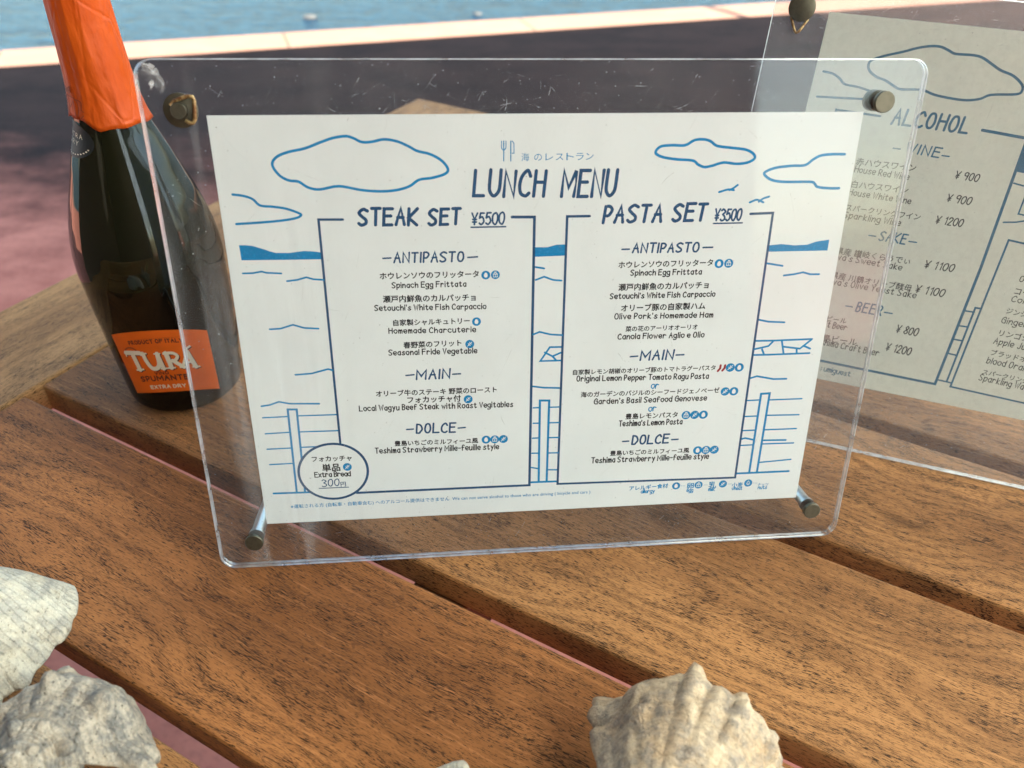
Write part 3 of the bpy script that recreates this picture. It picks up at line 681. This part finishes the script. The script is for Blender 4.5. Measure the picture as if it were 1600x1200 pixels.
item2('赤ハウスワイン', (1336,259.5,1429,270), 'House Red Wine', (1334,271,1418,283.5), '¥ 900', (1490,281,1526,286.5))
item2('白ハウスワイン', (1329,294.5,1417,304.5), 'House White Wine', (1325,306.5,1421,321), '¥ 900', (1477,317,1514,322.5))
item2('スパークリングワイン', (1320,330,1436,346), 'Sparkling Wine', (1317,342,1405,355), '¥ 1200', (1459.5,351,1501,356.5))
item2('香川県産 讃岐くらうでぃ', (1280,394,1420,415), "Kagawa's Sweet Sake", (1276,402,1407,424.5), '¥ 1100', (1442,420.5,1487,427))
item2('香川県産 川鶴オリーブ酵母', (1273,431,1422,457), "Kagawa's Olive Yeast Sake", (1269,441,1429,468), '¥ 1100', (1428,458.5,1472,466))
item2('生ビール', (1279,501,1321,507.5), 'Draft Beer', (1268,509.5,1321,518), '¥ 800', (1398,521,1431,527))
item2('直島ビール', (1270,532,1337,541.5), 'Naoshima Craft Beer', (1262,536,1371,558), '¥ 1200', (1382,549,1420,557))
V.write('sns : umiguest', 1262, 576.5, 1327, 590, 8, 1.4, BLUE, .03)
for jp, j, en, e in (('ウーロン茶', (1598,426,1660,438), 'Oolong Tea', (1591,442,1660,455)), ('コーラ', (1583,461,1620,468), 'Cola', (1578.5,473,1606,478)), ('ジンジャーエール', (1570,491,1660,510), 'Ginger Ale', (1563,506,1625,519)),
                     ('リンゴジュース', (1559,526,1643,543), 'Apple Juice', (1551,538.5,1617,552)), ('ブラッドオレンジ', (1546,556,1636,575), 'blood Orange', (1540,569,1616,585)), ('スパークリングウォーター', (1533,586,1658,612), 'Sparkling Water', (1528,595.5,1617,615))):
    item2(jp, j, en, e)

# ------------------------------------------------------------------ acrylic stands
def slab(x0, x1, s0, s1, w0, w1, r=8, inset=.5):
    """rounded acrylic plate: faces slot 0, rim slot 1"""
    bm = MB(); out = []
    for cx, cz, a0 in ((x1 - r, s1 - r, 0), (x0 + r, s1 - r, 90), (x0 + r, s0 + r, 180), (x1 - r, s0 + r, 270)):
        for k in range(9):
            a = math.radians(a0 + 90 * k / 8); out.append((cx, cz, math.cos(a), math.sin(a)))
    n = len(out); v = []
    for w, rr in ((w0, r - inset), (w0 + inset, r), (w1 - inset, r), (w1, r - inset)):
        v += [(cx + rr * c, w, cz + rr * s_) for cx, cz, c, s_ in out]
    f = [tuple(range(n)), tuple(range(4 * n - 1, 3 * n - 1, -1))]; bm.add(v, f, 0); o = 0
    fs = []
    for ring in range(3):
        for k in range(n): k2 = (k + 1) % n; fs.append((ring * n + k2, ring * n + k, (ring + 1) * n + k, (ring + 1) * n + k2))
    bm.f += fs; bm.mi += [1] * len(fs); return bm
def scratches(bm, x0, x1, s0, s1, w, n, r):
    for i in range(n):
        x, z = r.uniform(x0, x1), (r.uniform(s0, s1))
        l = r.choice((2, 3, 4, 6, 9, 15, 30)) * r.uniform(.5, 1.3); a = r.uniform(0, math.pi) if r.random() < .5 else r.gauss(1.0, .35); k = r.gauss(0, .05)
        P = []
        for t in np.linspace(0, 1, 7): P.append((x, z)); x += math.cos(a) * l / 6; z += math.sin(a) * l / 6; a += k + r.gauss(0, .05)
        if any(not (x0 < p[0] < x1 and s0 < p[1] < s1) for p in P): continue
        v, f = ribbon(P, r.choice((.04, .05, .06, .08, .12)), False); ww = w - .004 * (i % 40) - .01
        bm.add([(p[0], ww, p[1]) for p in v], f, 2)
    for i in range(n // 4):
        x, z = r.uniform(x0 + 3, x1 - 3), r.uniform(s0 + 3, s1 - 3); rr = r.uniform(.10, .30); ww = w - .2 - .004 * (i % 40)
        bm.add([(x + rr * math.cos(t) * r.uniform(.6, 1.3), ww, z + rr * math.sin(t) * r.uniform(.6, 1.3)) for t in np.linspace(0, 2 * math.pi, 7)[:-1]], [tuple(range(6))], 2)
def cap(parent, u, s_, w0, r=4.8, t=2.4, name='bolt_cap', mat=None):
    b_ = MB(); b_.lathe([(r * .97, w0), (r, w0 - .3), (r, w0 - t + .3), (r * .93, w0 - t)], 32, axis='y', origin=(u, 0, s_))
    o = b_.build(name, mat or M_cap, parent); autosmooth(o, 40); return o
def nut(parent, u, s_, w0, r=4.8, t=5, name='bolt_nut'):
    b_ = MB(); b_.lathe([(r, w0), (r, w0 + t * .45), (r * .86, w0 + t * .5), (r * .86, w0 + t * .6), (r, w0 + t * .65), (r, w0 + t)][::-1], 32, axis='y', origin=(u, 0, s_)); o = b_.build(name, M_cap, parent); autosmooth(o, 40); return o
def d_ring(parent, pts, r=.85):
    b_ = MB(); P = [Vector(p) for p in pts]; b_.tube(P, r, 12); o = b_.build('hanging_ring', M_ring, parent, smooth=True); return o

def stand(name, label, M, x0, x1, h, sheet_rect, art, mats, bolts, seed):
    root = thing(name, label, 'menu stand', M, group='acrylic menu stands on the table'); r = random.Random(seed)
    fr = slab(x0, x1, 0, h, -2.1, -.12)
    # wear is heaviest along the top margin of the plate
    scratches(fr, x0 + 4, x1 - 4, h - 26, h - 3, -2.12, 300, r); scratches(fr, x0 + 3, x1 - 3, 3, h - 4, -2.12, 160, r); scratches(fr, x0 + 3, x1 - 3, 2, 26, -2.12, 60, r)
    if x0 < -100:                                             # chipped, crazed top left corner
        for k in range(44):
            a0, rr, l = r.uniform(-.4, 1.9), r.uniform(2.5, 8.5), r.uniform(.3, 1.1); cx_, cz_ = x0 + 3 + r.uniform(0, 2), h - 9 + r.uniform(-2, 3)
            v, f = ribbon([(cx_ + rr * math.sin(a0 + l * t), cz_ + rr * math.cos(a0 + l * t) * .8) for t in np.linspace(0, 1, 6)], r.uniform(.4, 1.6), False)
            if all(x0 + .6 < p[0] and p[1] < h - .6 for p in v): fr.add([(p[0], -2.14 - .004 * k, p[1]) for p in v], f, 2)
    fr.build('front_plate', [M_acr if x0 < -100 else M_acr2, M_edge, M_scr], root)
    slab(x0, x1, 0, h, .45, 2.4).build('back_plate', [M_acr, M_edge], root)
    a, b0, c_, d = sheet_rect
    pb = art.b; pb.box((a, 0, b0), (c_, .2, d), 0)
    pb.build('menu_sheet', mats, root)
    for (u, s_, kind) in bolts:
        if kind == 'leg':
            cap(root, u, s_, -2.1); L_ = s_ * math.cos(TILT) / math.sin(TILT) - 3
            b_ = MB(); b_.lathe([(4.1, L_), (4.1, 3.5), ][::-1][::-1], 28, axis='y', origin=(u, 0, s_))
            rod = MB(); rod.lathe([(4.2, 2.45), (4.2, 4.6), (3.5, 4.8), (3.5, L_ - 2), (2.9, L_)][::-1], 28, axis='y', origin=(u, 0, s_)); o = rod.build('leg_rod', M_steel, root); autosmooth(o, 40)
        if kind == 'cap': cap(root, u, s_, -2.1); nut(root, u, s_, 2.45)
        if kind == 'washer':
            b_ = MB(); b_.lathe([(7.2, -2.12), (7.2, -2.7), (6.7, -2.95)], 36, axis='y', origin=(u, 0, s_)); o = b_.build('washer', M_cap, root); autosmooth(o, 40)
            cap(root, u, s_, -2.98, 3.5, 3.2); nut(root, u, s_, 2.45)
        if kind == 'bigcap': cap(root, u, s_, -2.1, 7.2, 3.0); nut(root, u, s_, 2.45)
    return root
front = stand('menu_stand', 'clear acrylic stand holding the white LUNCH MENU sheet, nearest the camera', sh1.M, -175.5, 175.5, 259.5, (-148.5, 26.65, 148.5, 236.65), sh1,
      [M_paper, M_navy, M_blue, M_black, M_red], [(-155.6, 17.5, 'leg'), (157.4, 19.5, 'leg'), (155.6, 241.2, 'cap'), (-158.2, 239, 'washer')], 3)
u, s_ = -158.2, 239
d_ring(front, [(u - 3.2, -4.4, s_ + 2.2), (u - 1.5, -4.6, s_ + 4), (u + 4.5, -4.8, s_ + 6.0), (u + 6.4, -4.8, s_ + 5.6), (u + 6.9, -4.8, s_ + 4.2), (u + 6.0, -4.8, s_ - 3.6), (u + 4.9, -4.6, s_ - 5.0), (u + 3.3, -4.4, s_ - 4.8), (u + 1.9, -4.3, s_ - 3.9)])
back = stand('menu_stand', 'clear acrylic stand holding the cream ALCOHOL drinks sheet, behind to the right', sh2.M, -77.5, 273, 270.7, (-47.6, 45, 249.4, 257.0), sh2,
      [M_paper2, M_teal, M_teal, M_black, M_red], [(-62.5, 17, 'leg'), (258, 17, 'leg'), (258, 257.5, 'cap'), (-62.5, 257.7, 'bigcap')], 5)
u, s_ = -62.5, 257.7
d_ring(back, [(u - 4.5, -2.0, s_ - 5.5), (u - 1.2, -3.9, s_ - 12), (u, -4.0, s_ - 12.8), (u + 1.2, -3.9, s_ - 12), (u + 4.5, -2.0, s_ - 5.5)], .7)

# ------------------------------------------------------------------ bottle
BX, BY = -233.0, 172.0
bottle = thing('wine_bottle', 'dark sparkling wine bottle with orange foil neck and orange label, behind the menu', 'bottle', loc=(BX * S, BY * S, TZ * S))
PR = [(30, .4), (35.5, .6), (37.4, 3), (38.3, 8), (39.6, 25), (40.8, 44), (42.4, 70), (43.5, 92), (43.9, 102), (43.4, 110), (41.8, 121), (39.2, 132), (35.7, 144), (31.8, 155), (28.0, 166), (24.2, 176), (21.2, 184), (18.9, 192), (17.3, 202), (15.9, 215), (14.7, 232), (13.9, 252)]
zs_, rs_ = [p[1] for p in PR], [p[0] for p in PR]
def rad(z):
    return float(np.interp(z, zs_, rs_))
b = MB(); fine = [(rad(z), z) for z in np.concatenate([[.4, .6, 1.5], np.arange(3, 256, 2.0)])]
b.lathe([(p[0], p[1]) for p in fine] + [(13.6, 262), (13.6, 292)], 96); o = b.build('glass_body', M_glass, bottle); autosmooth(o, 60)
def hit(px, py, dr=0.0):
    d = sight(px, py); d = d / np.linalg.norm(d); best = None
    for t in np.arange(420, 720, .15):
        X = CAM + d * t; r = math.hypot(X[0] - BX, X[1] - BY)
        if 0 < X[2] < 260 and r <= rad(X[2]) + dr: return math.atan2(X[1] - BY, X[0] - BX), X[2]
    # silhouette miss: closest approach
    T = np.arange(420, 720, .3); XX = CAM + d[None] * T[:, None]; g = np.hypot(XX[:, 0] - BX, XX[:, 1] - BY) - np.array([rad(z) for z in XX[:, 2]]); X = XX[int(np.argmin(g))]
    return math.atan2(X[1] - BY, X[0] - BX), X[2]
def surf(a, z, dr): r = rad(z) + dr; return (r * math.cos(a), r * math.sin(a), z)
# capsule: foil with a dipped hem, folds and a little thickness
fa, fz = hit(150, 203, .6)
prof_z = [0, .04, .1, .18, .28, .4, .55, .7, .85, 1.0]
v, f = [], []; NA = 128; top = 292.0
HP = sorted([((lambda h_: ((h_[0] - fa + math.pi) % (2 * math.pi) - math.pi, h_[1]))(hit(px, py, 1.0))) for px, py in ((112.5, 181), (121, 184.5), (133, 190), (150, 202), (157, 205), (175, 203), (200, 197.5), (218, 193), (229, 188.5))])
def hem(a):
    d = (a - fa + math.pi) % (2 * math.pi) - math.pi
    return float(np.interp(d, [-2.6] + [p[0] for p in HP] + [2.9], [184] + [p[1] for p in HP] + [184])) + .35 * math.sin(9 * a)
rows = 40
def capr(z): return (rad(z) if z < 252 else (13.9 if z < 286 else 13.9)) 
for i in range(rows + 1):
    for k in range(NA):
        a = 2 * math.pi * k / NA; h0 = hem(a); z = h0 + (top - h0) * (i / rows) ** 1.0
        fold = .55 * noise.noise(Vector((math.cos(a) * 3.2, math.sin(a) * 3.2, z * .018))) + .28 * noise.noise(Vector((math.cos(a) * 9, math.sin(a) * 9, z * .03)))
        flare = max(0, 1 - (z - h0) / 14) * .5
        r = capr(z) + 1.0 + fold + flare + (.25 * max(0, math.sin(a * 2 + 1)) ** 8)
        v.append((r * math.cos(a), r * math.sin(a), z))
for i in range(rows):
    for k in range(NA): f.append((i * NA + k, i * NA + (k + 1) % NA, (i + 1) * NA + (k + 1) % NA, (i + 1) * NA + k))
b = MB(); b.add(v, f); b.lathe([(14.8, 291.5), (16.6, 296), (16.8, 303), (15.5, 309), (11, 312), (3, 313)], 64)
caps = b.build('foil_capsule', [M_foil, M_crest], bottle, smooth=True)
sd = caps.modifiers.new('thick', 'SOLIDIFY'); sd.thickness = .0003; sd.offset = 1
def patch(name, mats, corners, nu, nv, dr, parent, mids=(None, None)):
    """curved label; corners are (angle, height) TL TR BR BL; returns mesh builder and mapping"""
    TLc, TRc, BRc, BLc = [np.array(c_) for c_ in corners]
    def bow(L_, R_, mid):
        if mid is None: return 0
        um = (mid[0] - L_[0]) / (R_[0] - L_[0]); return (mid[1] - (L_[1] * (1 - um) + R_[1] * um)) / (um * (1 - um))
    kt, kb = bow(TLc, TRc, mids[0]), bow(BLc, BRc, mids[1])
    def uvp(u, w): return (TLc * (1 - u) + TRc * u) * (1 - w) + (BLc * (1 - u) + BRc * u) * w + np.array([0, (kt * (1 - w) + kb * w) * u * (1 - u)])
    b_ = MB(); v, f = [], []
    for j in range(nv + 1):
        for i in range(nu + 1): v.append(surf(*uvp(i / nu, j / nv), dr))
    for j in range(nv):
        for i in range(nu): k = j * (nu + 1) + i; f.append((k, k + nu + 1, k + nu + 2, k + 1))
    b_.add(v, f, 0); return b_, uvp
lc = [hit(174.5, 523), hit(323, 516), hit(343, 607), hit(215.5, 614)]
lb, lmap = patch('label', None, lc, 48, 24, .12, bottle, (hit(245, 516), hit(280, 611)))
lk = [0]
def lab_line(P, w, mat, dr=.16):
    Q = [P[0]]
    for a_, b__ in zip(P[:-1], P[1:]):                        # short steps, so the print hugs the curved glass
        n_ = max(1, int(math.hypot(b__[0] - a_[0], b__[1] - a_[1]) / 1.5))
        Q += [(a_[0] + (b__[0] - a_[0]) * i / n_, a_[1] + (b__[1] - a_[1]) * i / n_) for i in range(1, n_ + 1)]
    lk[0] += 1; v, f = ribbon(Q, w); out = []
    for p in v: a, z = lmap(p[0] / 100, p[1] / 64); out.append(surf(a, z, dr + .001 * (lk[0] % 30)))
    lb.add(out, f, mat)
def lab_text(t, x0, x1, y, h, w, mat, arch=0.0, gap=3.2):
    st, Wd = glyph_strokes(t, 0, gap, 0)
    for P in st: lab_line([(x0 + (x1 - x0) * p[0] / Wd, y - p[1] * h - arch * (1 - (2 * p[0] / Wd - 1) ** 2)) for p in P], w, mat)
# label space is 100 x 64
lab_text('PRODUCT OF ITALY', 20, 73, 12.2, 3.4, 1.0, 2)
lab_text('VINO', 36, 50, 44.5, 2.8, .9, 2); lab_text('SPUMANTE', 17, 69, 51, 4.8, 1.4, 2); lab_text('EXTRA DRY', 25, 63, 59.5, 3.2, 1.0, 1)
def big(strokes, mat, dx=0, dy=0, dr=.2):
    for P, w in strokes: lab_line([(p[0] + dx, p[1] + dy) for p in P], w, mat, dr)
TUR = [([(10.5, 19.6), (28, 21.2)], 4.4), ([(10.5, 19.5), (10, 23)], 1.6), ([(28, 20.5), (28.5, 23.5)], 1.4), ([(19, 21), (20.5, 38)], 5.2), ([(16.5, 38.4), (25, 38.2)], 1.8),
       (catmull([(31, 22), (32, 30), (35, 37), (40, 38), (44, 34), (45.5, 24)]), 4.2), ([(28.5, 22.5), (34.5, 22)], 1.6), ([(45.5, 23), (47, 38.5)], 4.2), ([(42.5, 23), (48, 23)], 1.4), ([(44.5, 38.6), (50, 38.4)], 1.6),
       ([(54, 23), (55, 38)], 4.6), ([(51.5, 38.4), (58.5, 38.2)], 1.6), (catmull([(52, 23.2), (60, 23), (64, 26), (61, 30.4), (56, 31)]), 3.0), ([(58.5, 31), (67, 38)], 4.0),
       ([(66, 38), (74.5, 22)], 2.6), ([(74, 22), (79, 38)], 4.8), ([(69, 33.5), (77, 33)], 2.0), ([(63.5, 38.3), (69, 38.2)], 1.4), ([(76, 38.4), (83, 38.1)], 1.6), ([(74.5, 19), (78.5, 16.6)], 1.8)]
big(TUR, 2, 1.0, .9, .17); big(TUR, 1, 0, 0, .24)
lab_line(catmull([(12, 16.5), (17, 15), (22, 16), (25, 18)]), 1.6, 3)
lab_line([(22 + 0, 8.2), (70, 7.2)], .25, 3)
lb.build('front_label', [M_lab, M_cream, M_maroon, M_crest], bottle)
# black neck label under the hem, with its dotted arc
na, nz = hit(121, 198); nb = MB(); v, f = [], []
cen = (na - .30, 182.0); RA, RZ = 0.86, 9.5
NV = 48
for i in range(9):
    for k in range(NV): t = 2 * math.pi * k / NV; v.append(surf(cen[0] + RA * i / 8 * math.cos(t), cen[1] + RZ * i / 8 * math.sin(t), .15))
for i in range(8):
    for k in range(NV): f.append((i * NV + k, i * NV + (k + 1) % NV, (i + 1) * NV + (k + 1) % NV, (i + 1) * NV + k))
nb.add(v, f, 0)
def nl(P, w, mat=1, dr=.25, mb=None):
    vv, ff = ribbon(P, w); (mb or nb).add([surf(cen[0] + p[0] / 23.0, cen[1] + p[1], dr) for p in vv], ff, mat)
for t, x0, x1, y in (('EXTRA', -7.5, 11.5, 1.6), ('DRY', -3.5, 8, -2.2)):
    st, Wd = glyph_strokes(t, 0, 4.5, 0)
    for P in st: nl([(x0 + (x1 - x0) * p[0] / Wd, y + p[1] * 2.2) for p in P], .42)
for k in range(15):
    t = math.radians(-155 + 130 * k / 14); nl([(17.5 * math.cos(t) - .3, 7.6 * math.sin(t)), (17.5 * math.cos(t) + .3, 7.6 * math.sin(t))], .65)
nb.build('neck_label', [M_nlab, M_cream], bottle)
# crest printed on the foil
cb = MB(); ca, cz = hit(122, 170); cz = 201
def cl(P, w):
    vv, ff = ribbon(P, w); out = []
    for p in vv:
        z = cz + p[1]; out.append(surf(ca - .2 + p[0] / 18.0, z, 1.95))
    cb.add(out, ff, 0)
for P, w in (([(-10, -7.5), (10, -7.5)], .5), ([(-8, -6), (8, -6)], .5), (catmull([(-5, -5), (-6.5, 0), (-5, 4), (0, 5), (5, 4), (6.5, 0), (5, -5)]), .55), (catmull([(5, 4), (8.5, 3), (8, -1), (9.5, -3), (7, -5.5)]), .55), (catmull([(-5, 4), (-8.5, 3), (-8, -1), (-9.5, -3), (-7, -5.5)]), .55),
             ([(-3.5, -4.5), (-3.5, 3), (0, -1), (3.5, 3), (3.5, -4.5)], .6), ([(-2, 7), (-2.6, 10), (0, 8.6), (2.6, 10), (2, 7), (-2, 7)], .9), ([(-1, 8), (1, 8)], 1.6)): cl(P, w)
crest = cb.build('crest', M_crest, caps)

# ------------------------------------------------------------------ sea shells
def shell_mesh(name, p, mat):
    NTn, NS = p.get('nt', 900), 84; turns = p.get('turns', 5.5); k = math.log(p.get('W', 2.0)) / (2 * math.pi)
    Zs = p.get('Zs', .85); prof = catmull(p['prof'], 8); prof = np.array(prof)
    dd = np.r_[0, np.cumsum(np.linalg.norm(np.diff(prof, axis=0), axis=1))]; tt = np.linspace(0, dd[-1], NS)
    prof = np.c_[np.interp(tt, dd, prof[:, 0]), np.interp(tt, dd, prof[:, 1])]; un = tt / dd[-1]
    kn = p['knobs']; nk = p.get('nk', 7); sc = p['size']; sd = p['seed']
    v, f, uv = [], [], []
    for i in range(NTn + 1):
        th = -turns * 2 * math.pi * (1 - i / NTn); e = math.exp(k * th); lip = max(0, 1 - (-th) / .28)
        for j in range(NS):
            r, z = prof[j]; g = 1.0; dz = 0
            for (uc, wd, amp, ph) in kn:
                w = math.exp(-((un[j] - uc) / wd) ** 2); pul = max(0, math.cos((nk * th + ph) / 2)) ** 3 * (1 + .45 * math.sin(th * 3.7 + ph))
                g += amp * w * pul; dz += amp * .35 * w * pul
            g += p.get('rib', .025) * math.exp(-((un[j] - .36) / .2) ** 2) * max(0, math.cos(nk * th / 2 + .5 * noise.noise(Vector((th * 2, un[j] * 3, sd))))) ** 6
            g += .035 * noise.noise(Vector((th * 7.5, un[j] * 2.2, sd + 5)))
            g += .22 * lip * math.exp(-((un[j] - .2) / .07) ** 2)
            rr = r * g * (1 + .09 * lip * (1 if r > .3 else 0)); q_ = Vector((math.cos(th) * rr, -math.sin(th) * rr, z + dz - Zs)) * e
            d = noise.fractal(q_ * 3.1 + Vector((sd, 0, 0)), 1, 2, 4) * .042 + p.get('ax', .010) * math.sin(th * 23 + 3 * noise.noise(q_ * 3)) * min(1, r * 1.3) + noise.noise(q_ * 11 + Vector((0, sd, 0))) * .012
            rag = 1 + lip * .06 * noise.noise(Vector((un[j] * 14, sd, 0)))
            q_ = Vector((q_.x * (1 + d) * rag, q_.y * (1 + d) * rag, q_.z + d * .3 * e))
            v.append(q_ * sc); uv.append((th / 6.283, un[j]))
    for i in range(NTn):
        for j in range(NS - 1): a = i * NS + j; f.append((a, a + 1, a + NS + 1, a + NS))
    az = Vector(p['axis']).normalized(); ax = Vector(p['lip']); ax = (ax - az * ax.dot(az)).normalized(); ay = az.cross(ax)
    R = Matrix((ax, ay, az)).transposed()
    v = [R @ q_ for q_ in v]; zmin = min(q_.z for q_ in v)
    b_ = MB(); b_.add([(q_.x, q_.y, q_.z - zmin) for q_ in v], f); o = b_.build(name, mat, smooth=True)
    lay = o.data.uv_layers.new(name='grow')
    for lp in o.data.loops: lay.data[lp.index].uv = uv[lp.vertex_index]
    sdm = o.modifiers.new('wall', 'SOLIDIFY'); sdm.thickness = .0016; sdm.offset = -1
    o.location = (p['loc'][0] * S, p['loc'][1] * S, (TZ + p.get('lift', .3)) * S)
    o['label'] = p['label']; o['category'] = 'sea shell'; o['group'] = 'whelk shells lying on the table'
    return o
RAP = [(.47, .34), (.62, .27), (.82, .12), (1.0, 0), (1.04, -.12), (1.0, -.34), (.90, -.62), (.74, -.92), (.54, -1.2), (.36, -1.45), (.24, -1.68), (.14, -1.72)]
RAP2 = [(.47, .34), (.62, .29), (.82, .16), (1.0, 0), (1.06, -.16), (1.07, -.4), (1.0, -.7), (.88, -.98), (.70, -1.2), (.52, -1.34), (.36, -1.40)]
Mw = mk_shell('bleached_shell', (.56, .52, .43, 1), (.46, .385, .28, 1), (.29, .28, .265, 1), .6, .5)
Mg = mk_shell('grey_speckled_shell', (.40, .35, .285, 1), (.34, .275, .20, 1), (.15, .145, .14, 1), .9, .95, .2)
Mc = mk_shell('cream_grey_shell', (.56, .45, .32, 1), (.44, .31, .19, 1), (.24, .205, .175, 1), .8, .45, .25, .45)
SH = [
 dict(prof=RAP, knobs=[(.20, .040, .15, 0), (.35, .034, .12, 1.2), (.48, .032, .085, 2.2)], nk=21, size=38, seed=3, axis=(.55, .65, -.35), lip=(-1, .1, .15), loc=(70, -117), mat=Mc, label='knobbly cream and grey whelk shell lying alone right of the bottom centre'),
 dict(prof=RAP2, knobs=[(.22, .045, .14, 0), (.42, .04, .05, 1)], nk=15, size=39, ax=.006, rib=.03, seed=11, axis=(-.6, -.75, .05), lip=(.78, -.6, .05), loc=(-306, -86), mat=Mw, label='bleached white cracked whelk shell, upper of the two at the left edge'),
 dict(prof=RAP, knobs=[(.20, .040, .22, .6), (.36, .034, .11, 1)], nk=15, size=31, seed=23, axis=(-.15, -.6, .75), lip=(1, -.25, 0), loc=(-214, -137), mat=Mg, label='grey speckled whelk shell with a ragged lip, in the lower left corner'),
 dict(prof=RAP, knobs=[(.20, .05, .12, .6)], size=24, seed=31, axis=(.9, -.1, .1), lip=(0, -1, 0), loc=(-36, -151), mat=Mw, label='pale smooth whelk shell of which only the top shows at the bottom edge')]
for d in SH: shell_mesh('whelk_shell', d, d['mat'])
